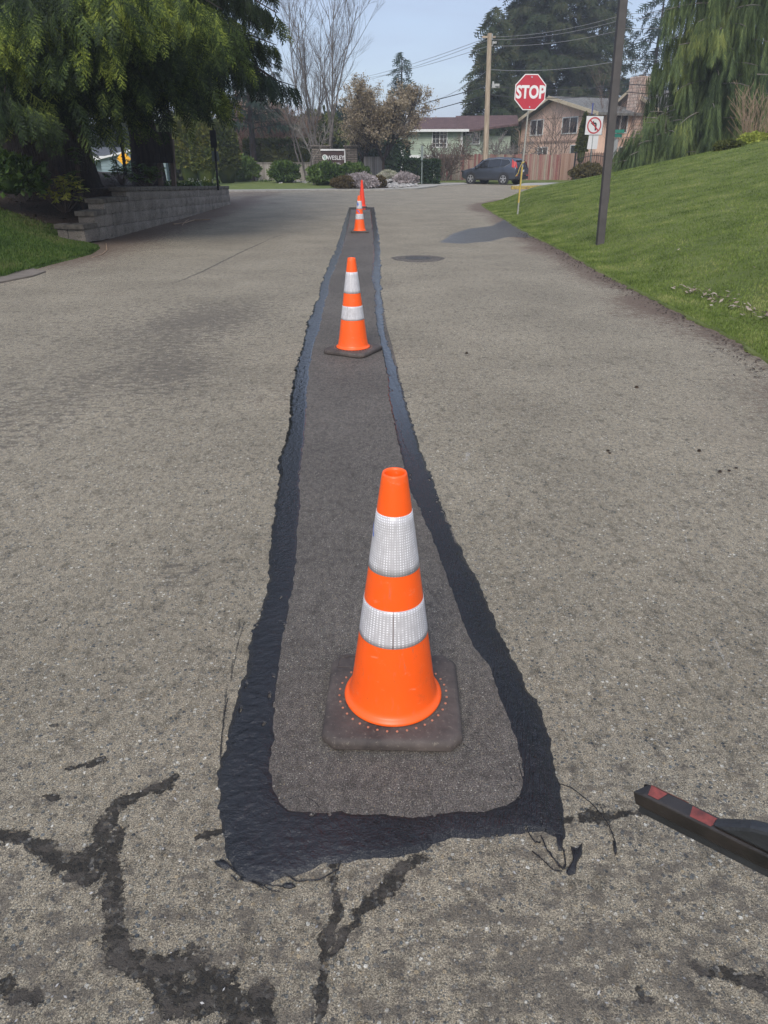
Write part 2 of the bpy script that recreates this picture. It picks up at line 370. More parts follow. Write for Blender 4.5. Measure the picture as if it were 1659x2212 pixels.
M['hedge'] = leafmat('hedge_sprays', [(.03,.05,.015),(.07,.085,.02),(.13,.13,.03)], .7, .15, 1.6, 1.0)
M['thuja'] = leafmat('golden_arborvitae', [(.035,.06,.015),(.09,.11,.022),(.19,.17,.035)], .7, .15, 1.4, 1.3)
M['ivy'] = leafmat('ivy_leaves', [(.015,.03,.014),(.03,.055,.025),(.06,.09,.04)], .35, .12)
M['heath'] = leafmat('heather_bloom', [(.20,.17,.15),(.38,.33,.32),(.54,.48,.48)], .8, .1)
M['heath2'] = leafmat('pale_heather', [(.20,.22,.14),(.36,.36,.26),(.52,.47,.42)], .8, .1)
M['brownsh'] = leafmat('brown_heath', [(.05,.04,.02),(.09,.065,.03),(.13,.10,.045)], .8, .1)
M['bud'] = leafmat('bronze_buds', [(.16,.12,.08),(.25,.20,.12),(.34,.28,.19),(.44,.36,.28)], .7, .2)
M['buxus'] = leafmat('bronze_shrub_leaves', [(.04,.035,.018),(.09,.08,.035),(.16,.13,.06)], .5, .12)
M['barb'] = leafmat('purple_brown_leaves', [(.03,.018,.015),(.06,.035,.03),(.10,.07,.05)], .8, .1)
M['chart'] = leafmat('chartreuse_leaves', [(.12,.17,.03),(.26,.30,.05),(.40,.40,.08)], .6, .2)
M['flower'] = leafmat('pale_petals', [(.45,.42,.3),(.65,.62,.5),(.75,.7,.3)], .6, .2)
M['rock'] = mat('grey_rocks', (.22,.21,.2), .9, .4, 5, c2=(.50,.48,.45), bmp=.6, bscale=20)
M['steel'] = mat('galvanised_steel', (.42,.42,.40), .5, .2, 20, metal=.6)
M['postgalv'] = mat('galvanised_post', (.36,.35,.31), .55, .2, 15, metal=.3)
M['dull'] = mat('dull_green_steel', (.17,.20,.19), .6, .2, 12, metal=.2)
M['yellow'] = mat('yellow_paint', (.50,.36,.07), .8, .3, 18, c2=(.62,.45,.10))
M['kerb'] = mat('worn_yellow_kerb', (.30,.24,.11), .9, .4, 9, c2=(.58,.42,.10), bmp=.4)
M['lamp'] = mat('bronze_lamp_paint', (.062,.054,.052), .6, .18, 4, c2=(.085,.075,.07), bmp=.1)
M['black'] = mat('black_paint', (.015,.015,.016), .6, .2, 10)
M['red'] = mat('stop_red', (.47,.035,.055), .45, .08, 5); M['white'] = mat('sign_white', (.74,.73,.71), .5, .06, 6)
M['signred'] = mat('symbol_red', (.5,.04,.05), .5, .08, 5)
M['signgreen'] = mat('street_sign_green', (.02,.20,.13), .5); M['signblue'] = mat('sign_blue', (.05,.08,.35), .5)
M['signyellow'] = mat('warning_yellow', (.85,.42,.01), .5)
M['pole'] = mat('weathered_pole_wood', (.36,.27,.18), .9, .35, 3, c2=(.50,.41,.30), bmp=.6, bscale=20, stretch=(4,4,.4))
M['wire'] = mat('wire', (.035,.035,.038), .6)
M['alwire'] = mat('bare_wire', (.22,.22,.23), .5)
M['white_trim'] = mat('white_trim', (.70,.70,.68), .6, .05)
M['glass'] = None
def glassmat():
    m, nt, b = newmat('window_glass'); co = objco(nt)
    nt.links.new(ramp(nt, noise(nt, co, .9, 3, .5), [(.35, (.015,.018,.02)), (.7, (.07,.075,.08))]), b.inputs['Base Color'])
    b.inputs['Roughness'].default_value = .08; b.inputs['Specular IOR Level'].default_value = .8
    return m
M['glass'] = glassmat()
def siding(name, c, axis, per, dark=.6, var=.12):
    m, nt, b = newmat(name); co = objco(nt); s = nd(nt, 'ShaderNodeSeparateXYZ', {0: co})
    x = s.outputs[axis] if axis < 3 else mth(nt, 'ADD', s.outputs[0], s.outputs[1])
    fr = mth(nt, 'FRACT', mth(nt, 'MULTIPLY', x, 1/per)); g = mrange(nt, fr, 0, .12, 0, 1)
    n1 = noise(nt, co, 1.5, 5, .6)
    col = ramp(nt, n1, [(.3, tuple(x*(1-var) for x in c)), (.7, tuple(x*(1+var) for x in c))])
    nt.links.new(mixc(nt, g, tuple(x*dark for x in c), col), b.inputs['Base Color']); b.inputs['Roughness'].default_value = .8
    bump(nt, b, g, .6, .02)
    return m
M['pinkwall'] = siding('tan_pink_siding', (.74,.50,.38), 3, .30, .82)
M['greenwall'] = siding('sage_lap_siding', (.36,.42,.33), 2, .17, .6)
M['cream'] = siding('cream_lap_siding', (.62,.64,.52), 2, .17, .75)
M['bluewall'] = siding('blue_grey_siding', (.22,.29,.31), 2, .17, .6)
def shingle(name, a, b_):
    m, nt, b = newmat(name); co = objco(nt)
    br = nd(nt, 'ShaderNodeTexBrick', {'Vector': co, 'Color1': c4(a), 'Color2': c4(b_), 'Mortar': c4(tuple(x*.6 for x in a)), 'Scale': 1.0, 'Brick Width': .35, 'Row Height': .16, 'Mortar Size': .012})
    n1 = mrange(nt, noise(nt, co, 3, 5, .7), .3, .7, .75, 1.2)
    nt.links.new(mixc(nt, 1.0, br.outputs[0], nd(nt, 'ShaderNodeCombineColor', {0: n1, 1: n1, 2: n1}).outputs[0], 'MULTIPLY'), b.inputs['Base Color'])
    b.inputs['Roughness'].default_value = .9
    return m
M['roofred'] = shingle('maroon_shingles', (.085,.045,.042), (.125,.072,.065)); M['roofgrey'] = shingle('grey_shingles', (.13,.13,.12), (.20,.19,.17))
M['roofdark'] = shingle('dark_shingles', (.06,.065,.07), (.09,.095,.10))
def brickmat():
    m, nt, b = newmat('chimney_stone'); co = objco(nt); s = nd(nt, 'ShaderNodeSeparateXYZ', {0: co})
    v = nd(nt, 'ShaderNodeCombineXYZ', {0: mth(nt, 'ADD', s.outputs[0], s.outputs[1]), 1: s.outputs[2]}).outputs[0]
    br = nd(nt, 'ShaderNodeTexBrick', {'Vector': v, 'Color1': c4((.46,.27,.19)), 'Color2': c4((.60,.47,.38)), 'Mortar': c4((.22,.16,.13)), 'Scale': 1.0, 'Brick Width': .42, 'Row Height': .2, 'Mortar Size': .025})
    nt.links.new(mixc(nt, mth(nt, 'MULTIPLY', noise(nt, co, 1.2, 4, .6), .5), br.outputs[0], (.62,.52,.45)), b.inputs['Base Color'])
    b.inputs['Roughness'].default_value = .9; bump(nt, b, br.outputs[1], -.6, .03); return m
M['chim'] = brickmat()
def ledge():
    m, nt, b = newmat('ledge_stone'); co = objco(nt); s = nd(nt, 'ShaderNodeSeparateXYZ', {0: co})
    v = nd(nt, 'ShaderNodeCombineXYZ', {0: mth(nt, 'ADD', s.outputs[0], s.outputs[1]), 1: s.outputs[2]}).outputs[0]
    br = nd(nt, 'ShaderNodeTexBrick', {'Vector': v, 'Color1': c4((.13,.105,.085)), 'Color2': c4((.24,.20,.17)), 'Mortar': c4((.04,.035,.03)), 'Scale': 1.0, 'Brick Width': .4, 'Row Height': .1, 'Mortar Size': .02})
    nt.links.new(br.outputs[0], b.inputs['Base Color']); b.inputs['Roughness'].default_value = .9; bump(nt, b, br.outputs[1], -.8, .04); return m
M['ledge'] = ledge()
def boards(name, cols, per=.14):
    m, nt, b = newmat(name); co = objco(nt); s = nd(nt, 'ShaderNodeSeparateXYZ', {0: co})
    x = mth(nt, 'MULTIPLY', s.outputs[0], 1/per); fl = mth(nt, 'FLOOR', x); fr = mth(nt, 'FRACT', x)
    wn = nd(nt, 'ShaderNodeTexWhiteNoise', {'W': fl}, noise_dimensions='1D').outputs[0]
    st = noise(nt, vscale(nt, co, (14, 14, 1.2)), 1.0, 4, .7)
    f = mth(nt, 'ADD', mth(nt, 'MULTIPLY', wn, .7), mth(nt, 'MULTIPLY', st, .5)); k = len(cols)
    c = ramp(nt, f, [(.1+.85*i/(k-1), cc) for i, cc in enumerate(cols)])
    gap = mth(nt, 'LESS_THAN', fr, .06)
    nt.links.new(mixc(nt, mth(nt, 'MULTIPLY', gap, .8), c, (.03,.02,.018)), b.inputs['Base Color']); b.inputs['Roughness'].default_value = .9
    bump(nt, b, mth(nt, 'ADD', mth(nt, 'MULTIPLY', gap, -1.0), mth(nt, 'MULTIPLY', st, .3)), .5, .02)
    return m
M['redfence'] = boards('peeling_red_boards', [(.17,.045,.042),(.25,.10,.085),(.32,.20,.16),(.34,.30,.23),(.20,.08,.07)])
M['tanfence'] = boards('tan_fence_boards', [(.26,.15,.105),(.33,.205,.15),(.38,.25,.19)])
M['greyfence'] = boards('weathered_grey_boards', [(.20,.18,.155),(.29,.26,.23),(.36,.33,.29)])
M['newfence'] = boards('honey_fence_boards', [(.50,.30,.13),(.60,.38,.18)])
M['greenfence'] = mat('dark_green_panel', (.03,.07,.055), .7)
M['brownsign'] = mat('dark_brown_sign', (.055,.028,.026), .5, .1); M['signteal'] = mat('logo_green', (.04,.22,.16), .5)
M['carpaint'] = mat('dark_grey_car_paint', (.08,.09,.11), .22, .08, 2, metal=.5); M['carglass'] = mat('car_glass', (.012,.013,.015), .06, .2, 2, spec=.8)
M['plastic'] = mat('black_plastic', (.02,.02,.022), .6); M['tyre'] = mat('tyre', (.018,.018,.018), .8); M['rim'] = mat('alloy', (.55,.55,.55), .3, .1, 10, metal=.6)
M['tail'] = mat('tail_light_red', (.42,.03,.025), .3); M['chrome'] = mat('chrome', (.7,.7,.7), .15, .05, 4, metal=1.0); M['plate'] = mat('plate', (.55,.56,.58), .5)
M['toolwood'] = mat('stained_tool_bar', (.010,.0095,.009), .5, .4, 14, c2=(.032,.025,.021), bmp=.4, bscale=70)
M['toolred'] = mat('worn_red_paint', (.10,.03,.025), .6, .35, 45, c2=(.30,.06,.045)); M['tooldark'] = mat('tarred_steel', (.028,.029,.031), .5, .3, 20, bmp=.5, bscale=60)
M['brass'] = mat('dull_brass', (.30,.25,.16), .45, .3, 60, metal=.6)
M['leaf_dead'] = leafmat('dead_leaves', [(.16,.11,.08),(.28,.22,.17),(.42,.36,.30)], .8, .1)

# ================================================================ setting : ground, road
def grid(name, X, Y, Z, m, parent=None, attrs=None, smooth=True, keep=None):
    nr, nc = X.shape; V = np.stack([X, Y, Z], -1).reshape(-1, 3)
    i = np.arange(nr*nc).reshape(nr, nc); q = np.stack([i[:-1,:-1], i[:-1,1:], i[1:,1:], i[1:,:-1]], -1).reshape(-1, 4)
    if keep is not None:
        q = q[keep.reshape(-1)[q].any(1)]
        used = np.unique(q); mp = np.zeros(len(V), dtype=np.int64); mp[used] = np.arange(len(used)); V = V[used]; q = mp[q]
        if attrs: attrs = {k: a.reshape(-1)[used] for k, a in attrs.items()}
    return mesh_np(name, V, q, m, parent, smooth, attrs=attrs)
def pdist(X, Y, pts):
    """distance to a polyline, and width-scaled"""
    best = np.full(X.shape, 1e9)
    for (x0, y0, w0), (x1, y1, w1) in zip(pts[:-1], pts[1:]):
        dx, dy = x1-x0, y1-y0; L = dx*dx+dy*dy+1e-12
        t = np.clip(((X-x0)*dx+(Y-y0)*dy)/L, 0, 1)
        d = np.hypot(X-x0-t*dx, Y-y0-t*dy)/(w0+(w1-w0)*t); best = np.minimum(best, d)
    return best
def inpoly(X, Y, poly):
    ins = np.zeros(X.shape, bool); dist = np.full(X.shape, 1e9); n = len(poly)
    for i in range(n):
        x0, y0 = poly[i]; x1, y1 = poly[(i+1) % n]
        c = ((y0 > Y) != (y1 > Y)) & (X < (x1-x0)*(Y-y0)/((y1-y0) if abs(y1-y0) > 1e-12 else 1e-12)+x0); ins ^= c
        dx, dy = x1-x0, y1-y0; L = dx*dx+dy*dy+1e-12; t = np.clip(((X-x0)*dx+(Y-y0)*dy)/L, 0, 1)
        dist = np.minimum(dist, np.hypot(X-x0-t*dx, Y-y0-t*dy))
    return np.where(ins, dist, -dist)
def gpx(pts): return [(G(u, v).x, G(u, v).y) for u, v in pts]
def crackpx(pts): return [(G(u, v).x, G(u, v).y, w) for u, v, w in pts]

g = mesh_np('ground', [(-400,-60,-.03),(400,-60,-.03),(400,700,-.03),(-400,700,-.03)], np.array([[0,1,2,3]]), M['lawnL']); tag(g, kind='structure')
# road: one sheet, finer near the viewer
nr, nc = 760, 460
yy = .25*np.exp(np.linspace(0, 1, nr)*math.log((58+1.2)/(.25+.9)))*1.0
yy = (.25+.9)*np.exp(np.linspace(0, 1, nr)*math.log((50+.9)/(.25+.9)))-.9
s = np.linspace(-1, 1, nc)
Yr, Sr = np.meshgrid(yy, s, indexing='ij'); Xr = Sr*(1.25+.72*Yr)
Xr = np.where(Sr > 0, np.minimum(Xr, 1e9), Xr)
nz = fbm(Xr*2.2, Yr*2.2, 5, 3); nzf = fbm(Xr*9, Yr*9, 4, 11)
crk = np.zeros(Xr.shape); wx1 = fbm(Xr*14, Yr*14, 5, 91, .65)*.03; wy1 = fbm(Xr*14, Yr*14, 5, 92, .65)*.03
CR = [[(-60,1805,.035),(60,1812,.02),(110,1850,.035),(165,1868,.045),(215,1850,.05),(240,1815,.04)],
      [(190,1855,.05),(215,1790,.035),(262,1735,.03),(300,1722,.02),(375,1690,.025)],
      [(150,1868,.03),(235,1878,.035),(250,1950,.03),(235,2000,.035),(262,2075,.04),(330,2110,.06),(400,2150,.06),(450,2160,.04),(560,2150,.03),(578,2230,.02)],
      [(330,2070,.02),(420,2080,.045),(500,2160,.05),(520,2260,.03)],
      [(718,1870,.012),(726,1960,.02),(715,2020,.022),(708,2120,.015),(680,2230,.014)],
      [(912,1845,.022),(860,1895,.03),(790,1955,.022),(762,2010,.018),(735,2060,.012)],
      [(1215,1768,.012),(1290,1758,.028),(1340,1764,.018),(1410,1765,.012)],
      [(1505,2085,.02),(1600,2122,.028),(1665,2142,.03)], [(438,1802,.012),(482,1788,.018)],
      [(100,1716,.015),(130,1708,.012)], [(105,1568,.014),(140,1560,.012)],
      [(150,1655,.012),(215,1645,.016)], [(1360,2120,.01),(1400,2160,.02)], [(0,2140,.03),(80,2160,.02)]]
for c in CR: crk = np.maximum(crk, np.clip(1.15-pdist(Xr+wx1, Yr+wy1, [(a_, b_, w_*.72) for a_, b_, w_ in crackpx(c)])*.62, 0, 1))
ln = np.zeros(Xr.shape)
LN = [[(375,612,.02),(430,590,.03),(520,545,.03),(610,505,.02)], [(830,736,.008),(1000,722,.006),(1080,728,.004)], [(1440,800,.010),(1500,826,.012)], [(1565,880,.008),(1625,908,.008)],
      [(835,568,.01),(905,572,.01)], [(700,2110,.004),(665,2230,.004)], [(520,1340,.004),(500,1430,.005),(478,1600,.004),(474,1640,.003)],
      [(870,860,.006),(950,848,.005)], [(60,965,.006),(100,960,.006)], [(1380,560,.02),(1300,470,.02)]]
for c in LN: ln = np.maximum(ln, np.clip(1.3-pdist(Xr+nzf*.02, Yr, crackpx(c))*.8, 0, 1))
def blob(u, v, rx, ry, k=1.0):
    a = G(u, v); sx = rx; sy = ry
    return k*np.exp(-(((Xr-a.x)/sx)**2+((Yr-a.y)/sy)**2))
dk = blob(395, 690, .45, 1.0, .45)+blob(380, 800, .3, .5, .35)+blob(300, 900, .3, .4, .2)+blob(385, 1240, .12, .16, .45)+blob(1545, 755, .5, .3, .2)+blob(400,730,.9,1.8,.22)+blob(130,880,.8,1.0,.12)+blob(1500,2000,.5,.4,.12)
dk += .60*np.clip(1-(Yr-.2)/1.9, 0, 1)+blob(540, 700, 1.2, 5, .12)+blob(150, 2050, .3, .12, .15)+blob(1200,2080,.25,.12,.25)  # first term: asphalt colour darkened gradually toward the bottom of the view
dk += .30*np.clip(fbm(Xr*.7, Yr*.35, 5, 21)*2.2-.1, 0, 1)*sstep(1.5, 3, Yr)*(1-.6*sstep(-.5, 1, Xr))
edge_y = [0, 4, 5.3, 7, 9, 12, 16, 20, 24, 27, 30, 33, 37, 60]
ex_pts = [G(1800, 895), G(1659, 782), G(1600, 742), G(1500, 692), G(1400, 640), G(1300, 590), G(1230, 550), G(1150, 510), G(1100, 480), G(1062, 458), G(1040, 443)]
EY = [-3, 2.0]+[p.y for p in ex_pts]+[30, 33, 37, 42, 60]; EX = [2.75, 2.75]+[p.x for p in ex_pts]+[4.7, 6.3, 9.0, 13, 60]
def edge(y): return np.interp(y, EY, EX)
dr = Xr-edge(Yr)
brn = np.clip(1.15+dr/.7, 0, 1.1)*(Yr < 30)*(.75+.5*fbm(Xr*1.5, Yr*.8, 3, 5))
wallx = -5.3
brn = np.maximum(brn, np.clip(1.0-(Xr-wallx)/1.9, 0, 1)*sstep(8, 12, Yr)*(1-sstep(28, 33, Yr))*.95)
brn = np.maximum(brn, .5*np.clip(1.0-(Xr+5.0)/.8, 0, 1))
brn += .30*np.clip(fbm(Xr*1.3, Yr*1.3, 5, 77)*2.0-.1, 0, 1)+.06
snd = np.clip(1.0-np.abs(dr+.75)/.55, 0, 1)*.7*(Yr < 18)*(.7+.8*fbm(Xr, Yr*.6, 3, 9))
wet = np.clip(inpoly(Xr+.05*nz, Yr+.1*nz, gpx([(945,524),(975,505),(1010,494),(1060,488),(1095,470),(1135,488),(1185,515),(1150,513),(1100,512),(1060,522),(1005,526)]))/.18+.55, 0, 1)
dk *= 1.15
pnt = np.zeros(Xr.shape)
for c in [[(1012,970,.012),(1003,1000,.014),(1018,975,.01)], [(1008,1010,.006),(1000,1030,.006)], [(1405,1003,.008),(1440,1005,.01),(1442,1020,.008)], [(1445,1040,.01),(1475,1150,.010),(1500,1230,.010)], [(1540,1370,.010),(1562,1420,.014),(1582,1450,.008)], [(1450,1440,.004),(1540,1410,.006)]]:
    pnt = np.maximum(pnt, np.clip(1.1-pdist(Xr, Yr, crackpx(c))*.6, 0, 1)*.85)
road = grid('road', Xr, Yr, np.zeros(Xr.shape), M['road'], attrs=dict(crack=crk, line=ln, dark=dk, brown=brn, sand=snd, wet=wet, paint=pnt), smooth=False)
tag(road, kind='structure')

# ---- sealant frame and patch
LO = [(753,452),(739,495),(722,547),(700,598),(686,646),(662,705),(653,745),(640,800),(629,850),(625,900),(617,950),(603,1000),(600,1050),(598,1100),(590,1150),(585,1200),(580,1250),(570,1300),(550,1350),(533,1400),(529,1450),(514,1500),(499,1550),(487,1600),(476,1650),(471,1700),(470,1745),(482,1800),(486,1850),(503,1885),(545,1908),(570,1914),(590,1895)]
LI = [(759,452),(752,495),(738,547),(716,598),(705,646),(692,705),(680,745),(669,800),(665,850),(663,900),(660,950),(652,1000),(648,1050),(652,1100),(645,1150),(645,1200),(640,1250),(628,1300),(618,1350),(610,1400),(607,1450),(600,1500),(597,1550),(595,1600),(589,1650),(592,1700),(606,1735)]
BT = [(625,1750),(650,1752),(750,1757),(880,1764),(960,1756),(1050,1750),(1088,1738),(1122,1716)]
BB = [(620,1888),(650,1880),(700,1862),(760,1858),(850,1846),(905,1842),(940,1825),(975,1808),(1050,1803),(1130,1802),(1165,1796),(1200,1806)]
RI = [(799,452),(803,495),(807,547),(803,580),(800,598),(807,620),(808,646),(812,705),(821,745),(833,800),(838,850),(848,900),(857,950),(868,1000),(880,1050),(903,1100),(925,1150),(945,1200),(965,1250),(983,1300),(1000,1350),(1022,1400),(1060,1450),(1075,1500),(1090,1550),(1110,1600),(1123,1650),(1126,1700)]
RO = [(809,452),(816,495),(822,547),(822,598),(826,646),(830,705),(841,745),(858,800),(872,850),(886,900),(900,950),(920,1000),(938,1050),(958,1100),(980,1150),(1005,1200),(1030,1250),(1048,1300),(1068,1350),(1092,1400),(1120,1450),(1147,1500),(1170,1550),(1185,1600),(1195,1650),(1210,1700),(1219,1750),(1222,1800)]
outer = gpx([(754,448),(808,448)]+RO+[(1215,1812)]+BB[::-1]+LO[::-1]); inner = gpx([(760,454),(798,454)]+RI+BT[::-1]+LI[::-1])
mid = gpx([(757,450),(803,450)]+[((a[0]+b[0])/2, a[1]) for a, b in zip(RI, RO)]+[(1170,1760),(900,1800),(700,1800),(560,1810)]+[((a[0]+b[0])/2, a[1]) for a, b in zip(LI[::-1], LO[:len(LI)][::-1])])
# patch sheet under the sealant
bmv = MB(); bmv.add([(x, y, .004) for x, y in mid], [tuple(range(len(mid)))])
pt = bmv.build('asphalt_patch', M['patch'], fix=False); tag(pt, kind='structure')
if pt.data.polygons[0].normal.z < 0: pt.data.flip_normals()
nr2 = 1500; y2 = (.55+.7)*np.exp(np.linspace(0, 1, nr2)*math.log((25.5+.7)/(.55+.7)))-.7
Ys, Ss = np.meshgrid(y2, np.linspace(-1, 1, 520), indexing='ij')
cxs = np.interp(Ys, [0, 1, 3, 6, 12, 25], [.02, .02, -.06, -.32, -.55, -.8])
Xs = cxs+Ss*(.60+.035*Ys)
e1 = fbm(Xs*30, Ys*26, 3, 31, .5); e2 = fbm(Xs*9, Ys*3.5, 3, 41)
so = inpoly(Xs, Ys, outer); si = inpoly(Xs, Ys, inner)
fine = 1-sstep(3, 9, Ys)
edge_n = e1*(.012*fine+.02*(1-fine))+e2*(.012+.02*(1-fine))
sdt = np.minimum(so, -si-.0)+edge_n*np.where(so < -si, 1.0, .6)
# holes and flecks where the sealant did not cover
spk = fbm(Xs*55, Ys*40, 3, 51)
flaw = np.clip((spk-.50)*.16, 0, 1)*sstep(.0, .3, fbm(Xs*6, Ys*2, 2, 61)+.15)
sdt = sdt-flaw*1.0-.004
rip = fbm(Xs*34+Ys*14, Ys*58-Xs*16, 3, 71)*.5+.5
ropy = fbm((Xs+.13*Ys)*70, Ys*2.5, 3, 81)*.5+.5
leftside = 1-sstep(-.35, .0, Xs-cxs)
Zt = np.where(sdt > 0, np.minimum(sdt*.35, .0032), sdt*.6)+.0035+np.where(sdt > 0, (rip*.006*leftside*(1-sstep(1.4, 3.2, Ys))+ropy*.0042*(1-leftside)+.0012*spk)*np.clip(sdt/.03, 0, 1), 0)
tar = grid('sealant_strip', Xs, Ys, Zt, M['tar'], keep=(sdt > -.012))
tag(tar, 'wet black crack sealant poured in a long frame round the dark asphalt patch', 'sealant')
# drips and strings of sealant
def drips():
    b = MB()
    def string(pts, r):
        q = []
        for i in range(len(pts)-1):
            for t in np.linspace(0, 1, 7)[:-1]:
                u = pts[i][0]*(1-t)+pts[i+1][0]*t; v = pts[i][1]*(1-t)+pts[i+1][1]*t; q.append((u, v))
        q.append(pts[-1]); rnd = random.Random(int(pts[0][0]))
        W = [G(u, v)+Vector((rnd.uniform(-1,1)*.0012, rnd.uniform(-1,1)*.0012, .0032)) for u, v in q]
        b.tube(W, [r*rnd.uniform(.6, 1.25) for _ in W], 6)
    def pool(pts):
        n = len(pts); c = Vector((0,0,0)); W = [G(u, v) for u, v in pts]
        for w in W: c += w/n
        vs = [w+Vector((0,0,.0005)) for w in W]+[c+(w-c)*.75+Vector((0,0,.006)) for w in W]+[c+Vector((0,0,.0068))]
        b.add(vs, [(i, (i+1)%n, n+(i+1)%n, n+i) for i in range(n)]+[(n+i, n+(i+1)%n, 2*n) for i in range(n)])
    string([(1168,1806),(1180,1835),(1200,1862),(1216,1880),(1222,1868),(1218,1840),(1205,1815)], .0022)
    pool([(1200,1800),(1218,1806),(1214,1838),(1206,1838)])
    pool([(1232,1828),(1248,1832),(1258,1820),(1258,1845),(1246,1866),(1243,1888),(1228,1892),(1222,1885),(1236,1878),(1237,1850)])
    string([(1140,1800),(1155,1820),(1168,1822)], .002); string([(1150,1840),(1175,1862),(1196,1882),(1215,1885)], .0015)
    string([(1110,1700),(1200,1692),(1232,1702),(1275,1735),(1300,1762),(1318,1790),(1326,1812),(1330,1840)], .0013)
    pool([(1323,1815),(1330,1818),(1333,1840),(1329,1850),(1325,1838)])
    string([(1010,1555),(1050,1620),(1090,1665),(1120,1708)], .0010); string([(1005,1530),(1060,1600),(1105,1690)], .0009); string([(1000,1610),(1070,1655),(1118,1712)], .0010)
    string([(475,1858),(505,1882),(530,1898),(512,1905),(500,1892)], .0018); string([(600,1880),(640,1905),(690,1902),(730,1880),(735,1862)], .0018)
    string([(545,1905),(590,1915),(640,1918)], .0014); pool([(610,1912),(628,1908),(640,1915),(628,1921),(612,1919)])
    string([(520,1896),(560,1915),(575,1925)], .0010); string([(560,1912),(590,1926),(604,1928)], .0010)
    pool([(462,1862),(485,1858),(500,1872),(488,1880),(470,1872)])
    string([(605,1738),(640,1722),(662,1722),(690,1745)], .0014); string([(528,1345),(512,1400),(500,1470)], .0007); string([(492,1510),(482,1560),(476,1640)], .0010)
    string([(1120,1650),(1150,1760),(1205,1800)], .0016)
    o = b.build('sealant_drip', M['tar'], smooth=True, fix=True)
    tag(o, 'thin black strings and drips of spilled sealant round the near end of the patch', 'sealant drips', kind='stuff')
drips()

# ---- manhole
mc = G(903, 559); mh = empty('manhole_cover', (mc.x, mc.y, .002), label='round rough patched manhole set flush in the asphalt right of the dark strip', cat='manhole')
M['manhole'] = mat('manhole_iron', (.045,.042,.04), .7, .4, 30, c2=(.11,.10,.09), bmp=1.0, bscale=70, bdist=.02)
rngm = random.Random(4)
mm = MB(); prof = [.41*(1+.05*math.sin(3*t)+.03*math.sin(7*t+1)) for t in np.linspace(0, 2*math.pi, 49)[:-1]]
mm.add([(math.cos(2*math.pi*i/48)*r, math.sin(2*math.pi*i/48)*r, .0) for i, r in enumerate(prof)]+[(math.cos(2*math.pi*i/48)*r*.95, math.sin(2*math.pi*i/48)*r*.95, .006) for i, r in enumerate(prof)]+[(0,0,.007)],
       [(i, (i+1)%48, 48+(i+1)%48, 48+i) for i in range(48)]+[(48+i, 48+(i+1)%48, 96) for i in range(48)])
mm.build('collar', M['patch'], mh)
MB().lathe([(.0,.012),(.15,.012),(.16,.008),(.17,.012),(.2,.012),(.205,.006)], 40).build('lid', M['manhole'], mh)

# ================================================================ cones
def cone_uv(name, prof, m, parent, n=72, sh=0.0):
    rows = []; uv = []
    for r, z in prof:
        for i in range(n+1):
            t = 2*math.pi*i/n; rows.append((math.sin(t)*r, math.cos(t)*r, z)); uv.append(((t-math.pi)*.08+sh, z))
    m2 = len(prof); w = n+1
    f = np.array([(j*w+i, j*w+i+1, (j+1)*w+i+1, (j+1)*w+i) for j in range(m2-1) for i in range(n)])[:, ::-1]
    return mesh_np(name, rows, f, m, parent, True, uv=uv)
def rad(z): return .117+(.0315-.117)*(z-.06)/(.70-.06)
def make_cone(bands=True, body='orange', base_s=.372):
    t = empty('traffic_cone')
    b = MB(); s = base_s/2; c = .035
    oct_ = [(-s+c,-s),(s-c,-s),(s,-s+c),(s,s-c),(s-c,s),(-s+c,s),(-s,s-c),(-s,-s+c)]
    k = .955
    b.add([(x, y, .002) for x, y in oct_]+[(x, y, .024) for x, y in oct_]+[(x*k, y*k, .034) for x, y in oct_]+[(x*.80, y*.80, .036) for x, y in oct_],
          [tuple(range(8))[::-1]]+[(r*8+i, r*8+(i+1)%8, (r+1)*8+(i+1)%8, (r+1)*8+i) for r in range(3) for i in range(8)]+[tuple(range(24,32))])
    bo = b.build('base', M['rubber'], t, smooth='auto', bevel=.006, seg=3)
    prof = [(.0, .037),(.134,.037),(.1355,.041),(.133,.046),(.126,.050),(.1215,.055),(.119,.064),(.1155,.08)]
    prof += [(rad(z), z) for z in np.linspace(.11, .69, 20)]+[(.0305,.705),(.0285,.710),(.0255,.709),(.0235,.704),(.0235,.66),(.0245,.5),(0,.5)]
    mb = MB().lathe(prof, 96); mb.build('cone_body', M[body], t, smooth=True)
    if bands:
        for a, z in ((.610,.456),(.361,.257)):
            cone_uv('reflective_band', [(rad(a)-.0005,a+.0004),(rad(a)+.0012, a)]+[(rad(q)+.0012, q) for q in np.linspace(a, z, 8)[1:]]+[(rad(z)-.0005, z-.0004)], M['band'], t, sh=(.5 if a > .5 else .0))
    sb = MB()
    for i in range(36):
        a = 2*math.pi*(i+.5)/36; sb.cyl((math.cos(a)*.150, math.sin(a)*.150, .035), (math.cos(a)*.150, math.sin(a)*.150, .0378), .0032, n=8)
    sb.build('stud_ring', M['stud'], t)
    return t
near = make_cone(); p = G(849, 1500, .04)
near.location = (p.x, p.y+.005, .004); near.rotation_euler.z = R(-1.5)
tag(near, 'nearest and largest orange traffic cone with two white reflective bands on a black base', 'traffic cone', 'traffic cones standing along the patch')
tp = MB(); a0 = R(172)
tp.add([(math.cos(a)*(rad(z)+.0022), math.sin(a)*(rad(z)+.0022), z) for a, z in ((R(178),.575),(R(196),.545),(R(204),.545),(R(170),.545),(R(170),.575))], [(0,1,2),(0,2,3),(0,3,4)][:3])
tp.build('tape', M['blue'], near, fix=False)
pm = MB(); pm.add([(-.162,.115,.0365),(-.118,.115,.0365),(-.118,.163,.0365),(-.162,.163,.0365)], [(0,1,2,3)])
M['mould'] = mat('moulded_plate', (.075,.063,.058), .7, .2, 40)
pf = MB()
